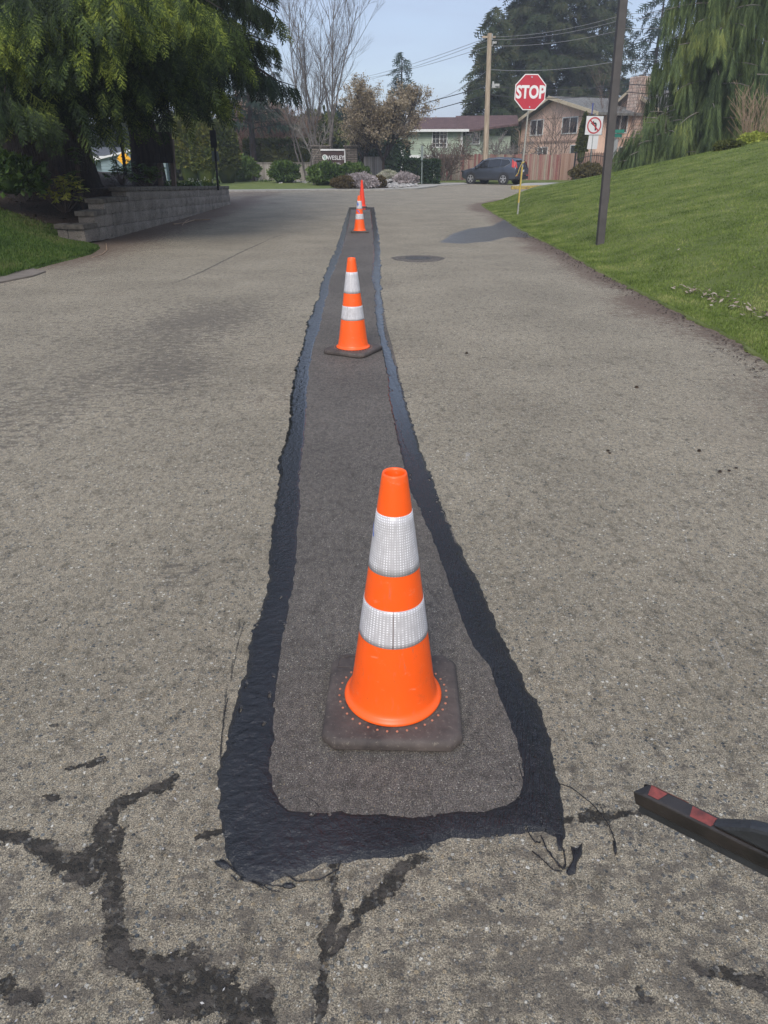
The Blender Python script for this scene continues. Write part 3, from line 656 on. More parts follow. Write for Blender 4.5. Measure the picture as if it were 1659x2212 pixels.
for a, b_ in (((-.165,.112),(-.115,.112)),((-.115,.112),(-.115,.165)),((-.115,.165),(-.165,.165)),((-.165,.165),(-.165,.112)),((-.148,.157),(-.138,.157))):
    pf.bar((a[0],a[1],.0368),(b_[0],b_[1],.0368),.0022,.002)
pf.build('moulded_frame', M['mould'], near)
c2 = copy_tree(near)
for ch in list(c2.children):
    if ch.name.startswith(('tape','moulded_frame')): bpy.data.objects.remove(ch)
p = G(763, 752, .03); c2.location = (p.x, p.y, .005); c2.rotation_euler.z = R(-27)
tag(c2, 'second orange traffic cone from the camera, turned base, standing alone on the dark strip')
c3 = copy_tree(c2); p = G(777, 499, .03); c3.location = (p.x, p.y, .005); c3.rotation_euler.z = R(4)
tag(c3, 'third orange traffic cone, two white bands smeared with blue, just before the red cone')
def smear(parent, pts, name='blue_smear'):
    b = MB(); b.add([(math.cos(R(a))*(rad(z)+.003), math.sin(R(a))*(rad(z)+.003), z) for a, z in pts], [tuple(range(len(pts)))]); b.build(name, M['blue'], parent, fix=False)
smear(c3, [(205,.56),(235,.50),(250,.53),(262,.57),(240,.55),(215,.60)]); smear(c3, [(215,.445),(250,.43),(280,.38),(272,.37),(240,.41),(215,.43)])
c4_ = make_cone(False, 'redorange', .33); p = G(782, 449, 0); c4_.location = (p.x, p.y+.15, 0); c4_.scale = (.92,.92,1.13)
tag(c4_, 'plain red cone without bands, farthest of the cones at the end of the strip', 'traffic cone', 'traffic cones standing along the patch')
smear(c4_, [(195,.56),(212,.50),(212,.44),(195,.44)])

# ---- squeegee poking in at lower right
def tool():
    A = P(1380, 1712, .80); Bq = P(1800, 1918, .62)
    t = empty('squeegee', A, label='dark tar stained squeegee head with worn red paint entering at the lower right', cat='squeegee')
    ax = (Bq-A); L = ax.length; ax.normalize(); up = (Vector((0,0,1))-ax*ax.z).normalized(); sd = ax.cross(up)
    def q(a, s_, u): return ax*a+sd*s_+up*u
    h = .025; w = .028
    b = MB(); pts = [q(0,-w/2,-h*.5), q(0,w/2,-h*.5), q(0,w/2,h*.35), q(.012,w/2,h*.55), q(.012,-w/2,h*.55), q(0,-w/2,h*.35)]
    b.prism(pts, ax*L); b.build('head', M['toolwood'], t, bevel=.003)
    rs = MB()
    for a0, a1, s0, s1 in ((.004,.040,-.012,.010),(.068,.118,-.010,.012)):
        rs.add([q(a0+.01,s0,h*.55+.0006), q(a1,s0+.002,h*.55+.0006), q(a1-.006,s1,h*.55+.0006), q(a0+.014,s1,h*.55+.0006)], [(0,1,2,3)])
    rs.add([q(.004,-w/2-.0006,h*.2), q(.075,-w/2-.0006,h*.25), q(.070,-w/2-.0006,h*.5), q(.014,-w/2-.0006,h*.5)], [(0,1,2,3)])
    rs.build('paint_remnant', M['toolred'], t, fix=False)
    bl = MB().prism([q(.004,-.004,-h*.5-.022), q(.004,.004,-h*.5-.022), q(.004,.004,-h*.5), q(.004,-.004,-h*.5)], ax*(L-.004)); bl.build('rubber_blade', M['tooldark'], t, bevel=.001)
    bk = MB(); b0 = q(.115,0,h*.4)
    n = q(.13,0,h*.55); tip = P(1800, 1690, .70)-A
    bk.prism([q(.11,-w*.4,h*.55), q(.16,-w*.4,h*.55+.030), q(.30,-w*.4,h*.55+.075), q(.36,-w*.4,h*.55+.02), q(.36,-w*.4,h*.55)], sd*(w*.8))
    bk.build('handle_bracket', M['tooldark'], t, bevel=.006)
    for a_ in (.060, .12):
        lb = MB(); lb.cyl(q(a_,-w/2-.0025,-.004), q(a_,-w/2+.001,-.004), .0045, n=6); lb.build('bolt', M['brass'], t)
tool()
# ================================================================ lawns and beds
def hR(x, y):
    x = np.asarray(x, float); y = np.asarray(y, float)
    s_ = x-edge(y); gx = np.minimum(.215*np.clip(x-3.0, 0, 50), 1.9)
    fac = 1-.75*sstep(24, 38, y)
    return np.where(s_ < 0, -.02, .012+gx*fac*sstep(-.1, 1.3, s_)+.02*np.clip(s_/.1, 0, 1))
def hRs(x, y): return float(hR(x, y))
yr = np.concatenate([np.linspace(2.5, 12, 150), np.linspace(12.1, 44, 170)])
sr = np.linspace(0, 1, 130)**1.5
YL, SL = np.meshgrid(yr, sr, indexing='ij'); jag = fbm(YL*5, SL*0, 4, 5)*.06+fbm(YL*22, SL*0, 2, 6)*.02
XL = edge(YL)-.03+jag*(1-SL)+SL*20
ZL = hR(np.maximum(XL, edge(YL)+.02), YL)+.012*fbm(XL*3, YL*3, 3, 8)*np.clip(SL*20, 0, 1)
ZL[:, 0] = -.01
lr = grid('right_lawn', XL, YL, ZL, M['lawn']); tag(lr, kind='structure')
# left bank
def wtop(y): return np.interp(y, [13.6, 14.1, 14.8, 16.0, 16.4, 27.3], [.15, .38, .60, .66, .88, .56])
LEY = [0, 8.8, 9.7, 10.8, 12.2, 13.1, 13.8, 27.4, 29.5, 31.5, 60]; LEX = [-6.2, -5.2, -4.95, -4.9, -4.78, -4.95, -5.52, -5.45, -6.3, -9, -30]
def edgeL(y): return np.interp(y, LEY, LEX)
def hL(x, y):
    x = np.asarray(x, float); y = np.asarray(y, float); s_ = edgeL(y)-x
    bank = sstep(-.1, 3.0, s_)*.85*np.interp(y, [7, 9, 12, 16], [.35, .6, .95, 1.0])
    wall = np.maximum(wtop(y)-.06, bank) if True else 0
    k = sstep(13.8, 16.5, y)*(1-sstep(27.2, 30.5, y))
    b2 = bank*(1-sstep(27, 32, y))
    return np.where(s_ < 0, -.02, .02+b2*(1-k)+wall*k+.15*sstep(2, 5, s_)*k)
def hLs(x, y): return float(hL(x, y))
yl = np.linspace(6, 40, 240); YL2, SL2 = np.meshgrid(yl, np.linspace(0, 1, 110)**1.4, indexing='ij')
jag = fbm(YL2*4, SL2*0, 4, 15)*.07*(YL2 < 14)
XL2 = edgeL(YL2)+.02+jag*(1-SL2)-SL2*22; ZL2 = hL(np.minimum(XL2, edgeL(YL2)-.02), YL2)+.03*fbm(XL2*2, YL2*2, 4, 18)*np.clip(SL2*12, 0, 1); ZL2[:, 0] = -.01
isb = (inpoly(XL2, YL2, [(-5.4,14.5),(-5.9,14.6),(-6.3,14.4),(-7.5,14.0),(-10,14.2),(-14,14.4),(-30,14),(-30,60),(-5.4,60)])+.25*fbm(XL2*2, YL2*2, 3, 19) > 0)
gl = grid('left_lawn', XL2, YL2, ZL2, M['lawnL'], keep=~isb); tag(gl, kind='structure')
gb = grid('mulch_bed', XL2, YL2, ZL2+.01, M['mulch'], keep=isb); tag(gb, kind='structure')
# lower-left concrete apron
ap = MB(); pts = [G(-60, 572), G(40, 571), G(62, 580), G(100, 588), G(72, 598), (G(0, 612)), G(-60, 622)]
ap.prism([(q.x, q.y, -.01) for q in pts], (0, 0, .03)); tag(ap.build('walkway', M['oldconcrete'], bevel=.01), kind='structure')
# ---- blades of grass, near and edge
def blades(name, n, fx, region, hf, m, seed, hmin=.02, hmax=.05, label='short mown grass'):
    rg = np.random.default_rng(seed); xs, ys = region(rg, n); z = hf(xs, ys)
    a = rg.uniform(0, 6.28, len(xs)); h = rg.uniform(hmin, hmax, len(xs)); w = .0035+.0012*np.hypot(xs, ys)*.35; lean = rg.uniform(-.5, .5, (len(xs), 2))*h[:, None]
    dx = np.cos(a)*w; dy = np.sin(a)*w
    p0 = np.stack([xs-dx, ys-dy, z-.005], -1); p1 = np.stack([xs+dx, ys+dy, z-.005], -1); p2 = np.stack([xs+lean[:, 0], ys+lean[:, 1], z+h], -1)
    V = np.stack([p0, p1, p2], 1).reshape(-1, 3); Fc = np.arange(len(V)).reshape(-1, 3)
    return tag(mesh_np(name, V, Fc, m), label, 'grass', kind='stuff')
def regR(rg, n):
    y = 3.2+(27-3.2)*rg.random(n)**1.5; s_ = rg.random(n)**1.3*(2.0+.55*y); x = edge(y)+.0+s_
    j = fbm(y*5, y*0, 4, 5)*.06
    return x+j*(s_ < .3), y
blades('grass', 260000, 0, regR, lambda x, y: hR(x, y)+.003, M['grass'], 1, .010, .028, 'mown green grass covering the rising lawn on the right')
M['grassL'] = leafmat('shaded_grass', [(.03,.055,.012),(.055,.10,.02),(.09,.14,.03),(.15,.15,.06)], .6, .25, 1.4, 1.0)  # blade colours darkened to match, shade put into the palette
def regL(rg, n):
    y = 8+(14.6-8)*rg.random(n); s_ = rg.random(n)**1.2*5; x = edgeL(y)+.02-s_; return x, y
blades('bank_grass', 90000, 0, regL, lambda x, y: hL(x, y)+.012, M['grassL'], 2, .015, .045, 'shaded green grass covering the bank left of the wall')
def litter(name, n, fn, m, label, cat, size=(.015, .04)):
    rg = np.random.default_rng(hash(name) % 1000 if False else len(name)); pts = fn(rg, n); k = len(pts)
    s_ = rg.uniform(size[0], size[1], k); a = rg.uniform(0, 6.28, k); tl = rg.uniform(-.5, .5, (k, 2))
    V = []
    for (ca, l) in ((0, 1), (1.4, .45), (3.14, .9), (4.6, .5)):
        dx = np.cos(a+ca)*s_*l; dy = np.sin(a+ca)*s_*l
        V.append(np.stack([pts[:, 0]+dx, pts[:, 1]+dy, pts[:, 2]+.006+dx*tl[:, 0]+dy*tl[:, 1]+s_*.35], -1))
    V = np.stack(V, 1).reshape(-1, 3); Fq = np.arange(k*4).reshape(-1, 4)
    return tag(mesh_np(name, V, Fq, m), label, cat, kind='stuff')
def lf1(rg, n):
    t = rg.random(n); base = [hit(u, v, hRs) for u, v in ((1470,628),(1560,655),(1659,690),(1720,712))]
    bx = np.interp(t*3, range(4), [p.x for p in base]); by = np.interp(t*3, range(4), [p.y for p in base])
    x = bx+rg.normal(0, .07, n); y = by+rg.normal(0, .10, n); return np.stack([x, y, hR(x, y)+.02], -1)
litter('leaf_litter', 170, lf1, M['leaf_dead'], 'pale dead leaves and bark chips lying in the hollow along the right lawn', 'leaf litter')
def lf2(rg, n):
    y = 4+20*rg.random(n); x = edge(y)+.3+rg.random(n)*6; return np.stack([x, y, hR(x, y)+.02], -1)
litter('fallen_leaf', 70, lf2, M['leaf_dead'], 'small pale fallen leaves scattered thinly over the right lawn', 'leaf litter', (.012, .03))
def lf3(rg, n):
    y = 14.5+12*rg.random(n)**1.3; x = -5.6-rg.random(n)**1.3*7; return np.stack([x, y, hL(x, y)+.02], -1)
litter('mulch_chips', 2600, lf3, M['mulch'], 'brown bark chips and dead twigs covering the raised bed', 'bark chips', (.02, .06))
def lf4(rg, n):
    y = 4+12*rg.random(n); x = edge(y)-.04-np.abs(rg.normal(0, .12, n)); return np.stack([x, y, y*0+.0], -1)
litter('soil_crumbs', 1500, lf4, M['soil'], 'dark soil crumbs and debris along the right lawn edge', 'soil', (.006, .02))
def clod(pts):
    b = MB(); rn = random.Random(3)
    for u, v, r in pts:
        c = G(u, v); k = 9
        b.lathe([(0.0,0),(r*.9,0.0),(r,r*.35),(r*.6,r*.75),(0.01,r*.85)], 7, c+Vector((0,0,.001)))
    return b
tag(clod([(1313,975,.008),(1490,972,.006)][:1]+[(1317,980,.006),(1555,1020,.009),(1575,1018,.006),(1590,1012,.005),(1510,975,.01),(1008,764,.014),(1375,838,.015),(1690,760,.02)]).build('dirt_clod', M['soil'], smooth=False), 'dark crumbs of dirt dropped on the right half of the asphalt', 'dirt', kind='stuff')
def lf5(rg, n):
    y = .45+6.5*rg.random(n)**1.6; x = rg.uniform(-1, 1, n)*(.5+.62*y); ok = (inpoly(x, y, outer) < -.03); return np.stack([x, y, y*0], -1)[ok]
litter('loose_grit', 900, lf5, M['rock'], 'tiny loose stones and grit scattered over the near asphalt', 'grit', (.0018, .0052))
# dead sticks by the wall
sk = MB()
for a, b_ in (((440,665),(470,640)),): pass
W = [G(375,487), G(400,484), G(420,478), G(455,477)]; sk.tube([w+Vector((0,0,.03)) for w in W], .012, 5); W = [G(393,490), G(402,480), G(408,477)]; sk.tube([w+Vector((0,0,.03)) for w in W], .009, 5)
tag(sk.build('fallen_twig', M['tanwig']), 'pale fallen twig lying on the asphalt at the foot of the wall', 'twig')
sk = MB(); W = [hit(200,560,hLs), hit(222,553,hLs), hit(232,545,hLs), hit(230,530,hLs)]; sk.tube([w+Vector((0,0,.03)) for w in W], .008, 5)
tag(sk.build('fallen_twig', M['tanwig']), 'curved pale twig lying on the grass in front of the wall end', 'twig')

# ---- retaining wall
def wall():
    t = empty('retaining_wall', (-5.3, 14, 0), label='grey split-face concrete block retaining wall stepping up along the left edge', cat='retaining wall')
    o0 = Vector((-5.3, 14, 0)); cid = 0
    def xw(y): return float(np.interp(y, [13.6, 14.0, 14.6, 20, 26.6, 27.3, 28.2], [-5.46, -5.34, -5.32, -5.27, -5.27, -5.42, -5.8]))
    hts = [.225, .21, .21, .185]; y0s = [13.75, 14.15, 14.72, 16.1]
    z = -.02; dz = -.029
    rn = random.Random(7)
    def course(ya, yb, za, hgt, m, name, setb=0.0, jit=.012, bl=.46, wd=.30, endret=True):
        b = MB(); y = ya; k = 0
        while y < yb-.05:
            y2_ = min(y+bl, yb); dzz = dz*(((y+y2_)/2)-17.5)
            zz = za+dzz; x0 = xw(y)-setb; x1 = xw(y2_)-setb
            g_ = .006
            # rough front face : 5x3 grid displaced
            nx, nz_ = 7, 4; vs = []; 
            for j in range(nz_):
                for i in range(nx):
                    fx = i/(nx-1); fz = j/(nz_-1); e = 0 if i in (0, nx-1) or j in (0, nz_-1) else rn.uniform(.2, 1)*jit*2
                    yy_ = y+g_+(y2_-y-2*g_)*fx; vs.append((x0+(x1-x0)*fx+e-.004, yy_, zz+g_*.5+(hgt-g_)*fz))
            nb = len(vs); vs += [(x0-wd, y+g_, zz+g_*.5), (x1-wd, y2_-g_, zz+g_*.5), (x1-wd, y2_-g_, zz+hgt-g_*.5), (x0-wd, y+g_, zz+hgt-g_*.5)]
            fs = [(j*nx+i, j*nx+i+1, (j+1)*nx+i+1, (j+1)*nx+i) for j in range(nz_-1) for i in range(nx-1)]
            top = [(nz_-1)*nx+i for i in range(nx)]; bot = list(range(nx))
            fs += [tuple(top+[nb+2, nb+3]), tuple(bot[::-1]+[nb, nb+1])[::1], tuple([j*nx for j in range(nz_)][::-1]+[nb, nb+3])[::1], tuple([j*nx+nx-1 for j in range(nz_)]+[nb+2, nb+1]), (nb, nb+3, nb+2, nb+1)]
            b.add([Vector(v)-o0 for v in vs], fs); y = y2_; k += 1
        b.build(name, m, t)
    za = -.075
    for i, (hh, ys) in enumerate(zip(hts, y0s)):
        zc = za-dz*0
        if i < 3 or True: course(ys, 27.9-.02*i, za+.0, hh, M['block'], 'block_course', setb=.012*i, jit=.012)
        # capstones on the exposed step
        ye = y0s[i+1]+.25 if i < 3 else 27.95
        course(ys-.05, ye if i == 3 else y0s[i+1]-.0, za+hh, .085, M['cap'], 'capstone', setb=.012*i-.03, jit=.004, bl=.46 if i == 3 else .9, wd=.36)
        # return going into the bank
        if i == 0:
            rb = MB(); zz = za+dz*(ys-17.5); rb.box(Vector((xw(ys)-.40, ys+.11, zz+hh/2))-o0, (.18, .22, hh-.006)); rb.build('end_block', M['block'], t, bevel=.012, seg=2)
            rc = MB(); rc.box(Vector((xw(ys)-.42, ys+.10, zz+hh+.0425))-o0, (.20, .27, .082)); rc.build('end_cap', M['cap'], t, bevel=.01)
        za += hh
wall()
# ---- far side : verge lawn, beds, pavement (thin raised sheets)
def sheet(name, pts, z0, z1, m, bevel=.0):
    b = MB(); b.prism([(p[0], p[1], z0) for p in pts], (0, 0, z1-z0)); o = b.build(name, m, bevel=bevel); return tag(o, kind='structure')
def gp(u, v): p = G(u, v); return (p.x, p.y)
sheet('far_lawn', [(-45,39.5), gp(480,412.5), gp(600,412), gp(700,410), gp(724,408), gp(723,397), (-3.5,60), (-45,60)], -.02, .05, M['lawn'])
sheet('kerb_strip', [(-45,38.9), gp(480,414.5), gp(600,414), gp(700,412.5), gp(830,412), gp(900,409.5), gp(945,404), gp(940,402), gp(900,406), gp(830,410), gp(724,409.5), gp(700,411), gp(480,413),(-45,39.4)], -.02, .07, M['concrete'])
sheet('shrub_bed', [gp(723,408), gp(830,409.5), gp(900,404.5), gp(905,398), gp(890,390), gp(723,390)], -.02, .09, M['mulch'])
sheet('pavement', [gp(903,408), gp(945,402.5), gp(1010,399), gp(1000,395.5), gp(940,396), gp(905,400)], -.02, .06, M['concrete'])
sheet('verge', [gp(890,402), gp(932,397), gp(1000,396.5), gp(1000,388), gp(860,386)], -.03, .10, M['lawn'])
sheet('fence_verge', [gp(1000,396), gp(1150,395.5), gp(1300,394), gp(1300,389), gp(1000,390)], -.03, .09, M['lawn'])
# raised yellow kerb and the soil behind it
kb = MB(); pk = [G(1105,409), G(1140,408.5), G(1200,406.5), G(1262,402.5)]
for a, b_ in zip(pk[:-1], pk[1:]): kb.bar(a+Vector((0,0,.08)), b_+Vector((0,0,.08)), .18, .17)
tag(kb.build('yellow_kerb', M['kerb'], bevel=.02), 'worn yellow painted kerb at the street corner behind the stop sign post', 'kerb')
sheet('kerb_bed', [(G(1106,407).x, G(1106,407).y+.1), (G(1265,401).x, G(1265,401).y), (G(1420,397).x, G(1420,397).y+6), (G(1265,401).x+6, G(1265,401).y+5), (G(1140,401).x, G(1140,401).y+1.0)], -.03, .12, M['concrete'])
rk = MB(); rn = random.Random(5)
for i in range(150):
    u = rn.uniform(822, 902); v = rn.uniform(397, 410) - (0 if u < 860 else (u-860)*.12); c = G(u, v); s_ = rn.uniform(.07, .17)
    b0 = len(rk.v); rk.lathe([(0.0,-.02),(s_,0.0),(s_*.95,s_*.4),(s_*.5,s_*.8),(0.0,s_*.85)], 6, c+Vector((0,0,.08+rn.uniform(0,.2)*((v<404)))))
    for q in range(b0, len(rk.v)):
        x, y, z = rk.v[q]; rk.v[q] = (x+rn.uniform(-1,1)*s_*.25, y+rn.uniform(-1,1)*s_*.25, z+rn.uniform(-1,1)*s_*.15)
tag(rk.build('rock_pile', M['rock']), 'pale grey rocks heaped under the heather shrubs at the corner bed', 'rocks', kind='stuff')
rk = MB()
for i in range(60):
    c = G(rn.uniform(600, 700), rn.uniform(391, 398)); s_ = rn.uniform(.05, .12); rk.lathe([(0.0,0),(s_,0.0),(s_*.7,s_*.6),(0.0,s_*.7)], 6, c+Vector((rn.uniform(-.1,.1),0,.05)))
tag(rk.build('stone_edging', M['rock']), 'row of small grey stones edging the bed below the name sign', 'stones', kind='stuff')

# ================================================================ plants
def proto_frond(nb=14, seed=0, w=.05, sub=3, ang=50, blen=.34, taper=.8):
    rn = random.Random(seed); V = []
    def tri(p, q, wd):
        d = (q[0]-p[0], q[1]-p[1]); L = math.hypot(*d)+1e-6; nx, ny = -d[1]/L*wd/2, d[0]/L*wd/2
        z0 = rn.uniform(-.01, .01); V.extend([(p[0]+nx, p[1]+ny, z0), (p[0]-nx, p[1]-ny, z0), (q[0], q[1], z0-.03+rn.uniform(-.02, .02))])
    tri((0, 0), (1, 0), w*.5)
    for i in range(nb):
        t = .06+.9*i/nb; s_ = 1 if i % 2 else -1; L = blen*(1-t)**taper+.07; a = R(ang+rn.uniform(-8, 8))*s_
        q = (t+math.cos(a)*L, math.sin(a)*L); tri((t, 0), q, w)
        for k in range(sub):
            f = .3+.6*k/max(1, sub); p = (t+math.cos(a)*L*f, math.sin(a)*L*f); a2 = a+R(35)*(1 if k % 2 else -1); l2 = L*.35*(1.2-f)
            tri(p, (p[0]+math.cos(a2)*l2, p[1]+math.sin(a2)*l2), w*.8)
    return np.array(V)
def bake(name, proto, pos, X, S, m, parent, rg, roll=.6, up=(0, 0, 1), W=None):
    """place copies of proto: growth axis X (k,3), size S (k,)"""
    X = X/np.linalg.norm(X, axis=1, keepdims=True); u = np.tile(np.array(up, float), (len(X), 1))+rg.normal(0, roll, X.shape)
    Yv = np.cross(u, X); Yv /= np.linalg.norm(Yv, axis=1, keepdims=True)+1e-9; Z = np.cross(X, Yv)
    Mx = np.stack([X, Yv*(1 if W is None else W), Z], 2)*S[:, None, None]
    V = (np.einsum('kij,nj->kni', Mx, proto)+pos[:, None, :]).reshape(-1, 3)
    return mesh_np(name, V, np.arange(len(V)).reshape(-1, 3), m, parent)
def tubes_np(name, segs, m, parent, n=4):
    A = np.array([s_[0] for s_ in segs], float); B = np.array([s_[1] for s_ in segs], float); r0 = np.array([s_[2] for s_ in segs]); r1 = np.array([s_[3] for s_ in segs])
    d = B-A; d /= np.linalg.norm(d, axis=1, keepdims=True)+1e-9; ref = np.where(np.abs(d[:, 2:3]) > .9, np.array([[1., 0, 0]]), np.array([[0, 0, 1.]]))
    x = np.cross(d, ref); x /= np.linalg.norm(x, axis=1, keepdims=True)+1e-9; y = np.cross(d, x); k = len(segs); V = []
    for P_, r in ((A, r0), (B, r1)):
        for i in range(n):
            t = 2*math.pi*i/n; V.append(P_+(x*math.cos(t)+y*math.sin(t))*r[:, None])
    V = np.stack(V, 1).reshape(-1, 3); base = (np.arange(k)*2*n)[:, None]
    fs = [np.concatenate([base+i, base+(i+1) % n, base+n+(i+1) % n, base+n+i], 1) for i in range(n)]
    return mesh_np(name, V, np.concatenate(fs), m, parent, True)
def trunk_mesh(name, pts, radii, m, parent, flare=1.0, n=16, lobes=.0, seed=0):
    b = MB(); rn = random.Random(seed); ph = [rn.uniform(0, 6) for _ in range(4)]
    vs = []; k = len(pts)
    for j, (p, r) in enumerate(zip(pts, radii)):
        p = Vector(p)
        for i in range(n):
            t = 2*math.pi*i/n; f = 1+lobes*(math.sin(3*t+ph[0])*.5+math.sin(5*t+ph[1]+j*.2)*.35+math.sin(9*t+ph[2])*.25)
            vs.append(p+Vector((math.cos(t)*r*f, math.sin(t)*r*f, 0)))
    fs = [(j*n+i, j*n+(i+1) % n, (j+1)*n+(i+1) % n, (j+1)*n+i) for j in range(k-1) for i in range(n)]
    return b.add(vs, fs).build(name, m, parent, smooth=True)
FR = {'cedar': proto_frond(17, 1, .045, 4, 40, .34, .7), 'fir': proto_frond(9, 2, .10, 0, 55, .34, .6), 'weep': proto_frond(22, 3, .022, 0, 15, .12, .2), 'cedar_lo': proto_frond(11, 4, .07, 1, 32, .26, .6)}
FR['fir2'] = FR['fir']
def conifer(name, label, base, Ht, Rr, lo, nb, fr, m, seed, fs=(.4, .7), power=.8, droop=.35, up=.15, dens=8, hang=.8, side=.35, trunk_r=.3, azr=None, group=None, cat='tree', bark='bark', drop2=.2, W=None, trunk=True, barkseg=True, jitterR=.2):
    rg = np.random.default_rng(seed); base = np.array(base, float)
    t = empty(name, base, label=label, cat=cat, group=group)
    P0 = []; D0 = []; S0 = []; segs = []
    for i in range(nb):
        u = (i+rg.random())/nb; z0 = lo+(Ht-lo)*u**1.1; L = Rr*(1-u)**power*rg.uniform(1-jitterR, 1+jitterR)+.25
        az = i*2.39996+rg.uniform(-.4, .4)
        if azr is not None: az = rg.uniform(*azr)
        dr_ = np.array([math.cos(az), math.sin(az), 0]); lat = np.array([-dr_[1], dr_[0], 0]); dd = droop*rg.uniform(.7, 1.3)
        def pt_(tt): return np.array([0, 0, z0])+dr_*L*tt+np.array([0, 0, up*L*tt-dd*L*tt*tt])
        q = [pt_(a) for a in np.linspace(0, 1, 5)]
        for a in range(4): segs.append((q[a], q[a+1], .012*L*(1-a/4)+.01, .012*L*(1-(a+1)/4)+.008))
        nf = max(4, int(dens*L)); tt = rg.uniform(.12, 1, nf)**.8; sd = rg.uniform(-1, 1, nf)*side*L*(1.05-tt*.8)
        pp = np.stack([pt_(a) for a in tt])+lat*sd[:, None]; pp[:, 2] -= np.abs(sd)*drop2
        P0.append(pp); gd = dr_*rg.uniform(.25, 1, (nf, 1))+lat*(np.sign(sd)*rg.uniform(.0, .8, nf))[:, None]; gd = gd*(1-hang)+np.array([0, 0, -1])*hang+rg.normal(0, .12, (nf, 3)); D0.append(gd)
        S0.append(rg.uniform(fs[0], fs[1], nf))
    Pn = np.concatenate(P0); Dn = np.concatenate(D0); Sn = np.concatenate(S0)
    bake('crown', FR[fr], Pn, Dn, Sn, M[m], t, rg, .5, W=W, up=(0, -.5, .4))
    if trunk:
        zt = np.linspace(0, Ht*.97, 8); trunk_mesh('trunk', [(0, 0, z-.1) for z in zt], [trunk_r*(1-.93*(z/Ht))*(1.35 if i == 0 else 1) for i, z in enumerate(zt)], M[bark], t, lobes=.06, seed=seed)
    if barkseg: tubes_np('limbs', segs, M[bark], t, 4)
    return t
# big cedar at left : massive fluted trunk
def big_cedar():
    bx, by = -7.15, 17.0; z0 = hLs(bx, by)
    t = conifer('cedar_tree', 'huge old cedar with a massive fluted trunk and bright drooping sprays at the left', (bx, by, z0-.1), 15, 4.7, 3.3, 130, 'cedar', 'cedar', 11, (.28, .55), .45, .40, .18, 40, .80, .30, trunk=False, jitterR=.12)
    zs = [0, .3, .8, 1.6, 3, 6, 10, 14.5]; rs = [1.35, 1.12, .95, .86, .78, .6, .35, .08]
    trunk_mesh('trunk', [(-.25*(z < 99), 0, z-.2) for z in zs], rs, M['bark'], t, n=44, lobes=.22, seed=3)
    trunk_mesh('side_trunk', [(.45+.02*z, -.15, z-.2) for z in zs[:6]], [.75, .62, .5, .42, .35, .2], M['bark'], t, n=32, lobes=.2, seed=5)
    trunk_mesh('side_trunk', [(-1.0-.05*z, .3, z-.2) for z in zs[:6]], [.8, .62, .5, .42, .35, .2], M['bark'], t, n=32, lobes=.2, seed=6)
    # low boughs reaching toward the driveway
    rg = np.random.default_rng(5); P0 = []; D0 = []; S0 = []; segs = []
    for (u0, v0, d0, L_) in [(-40,120,13.0,3),(60,60,12.5,3),(160,30,12.2,3),(270,20,12.4,3),(380,60,13.2,3),(120,-60,11.8,3),(250,-60,11.6,3),(400,-30,12.6,3),(480,20,14.2,3),(10,200,12.0,2.2),(210,120,13.4,3),(310,150,14.0,3),(330,90,13.2,3),(-60,10,11.8,3),(90,140,13.6,3),(430,130,14.8,2.6),(250,170,14.8,2.4),(20,150,14.4,2.5),(480,150,17.0,2.4),(500,20,16.6,2.4)]:
        tip = np.array(P(u0, v0, d0))-np.array([bx, by, z0-.1]); root = np.array([0, 0, tip[2]+.9]); vec = tip-root; L = np.linalg.norm(vec[:2])
        lat = np.array([-vec[1], vec[0], 0])/L; q = []
        for a in np.linspace(0, 1, 7): q.append(root+vec*a+np.array([0, 0, .5*math.sin(a*math.pi)]))
        for a in range(6): segs.append((q[a], q[a+1], .05*(1-a/6)+.008, .05*(1-(a+1)/6)+.008))
        nf = 210; tt = rg.uniform(.35, 1.02, nf)**.8; sd = rg.normal(0, 1, nf)*.62*(1.15-tt*.6)
        pp = root+vec*tt[:, None]+np.stack([tt*0, tt*0, .5*np.sin(tt*math.pi)], -1)+lat*sd[:, None]; pp[:, 2] -= np.abs(sd)*.45+rg.uniform(0, .5, nf)
        P0.append(pp); gd = vec/L*.35+lat*(np.sign(sd)*.25)[:, None]+np.array([0, 0, -1.0])+rg.normal(0, .15, (nf, 3)); D0.append(gd); S0.append(rg.uniform(.30, .62, nf))
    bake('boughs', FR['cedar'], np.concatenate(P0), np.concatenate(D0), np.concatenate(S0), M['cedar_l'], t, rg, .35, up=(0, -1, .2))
    tubes_np('bough_limbs', segs, M['bark'], t, 5)
big_cedar()
def gx0(u, d): return P(u, 345, d).x
def at(u, v, d): p = P(u, v, d); return (p.x, p.y, p.z)
conifer('cedar_tree', 'dark cedar behind the huge one, its drooping boughs edged against the sky', (-6.6, 22.0, .5), 15, 3.9, 2.9, 110, 'cedar_lo', 'cedar2', 21, (.35, .7), .30, .35, .2, 26, .75, .3, trunk_r=.38, jitterR=.15)
conifer('cedar_tree', 'smaller open cedar with upturned ragged boughs left of the bare tree', (gx0(548,56), 56, 0), 12.2, 3.0, 3.2, 50, 'cedar_lo', 'fir2', 23, (.4, .8), .7, .15, .2, 13, .5, .3, trunk_r=.25)
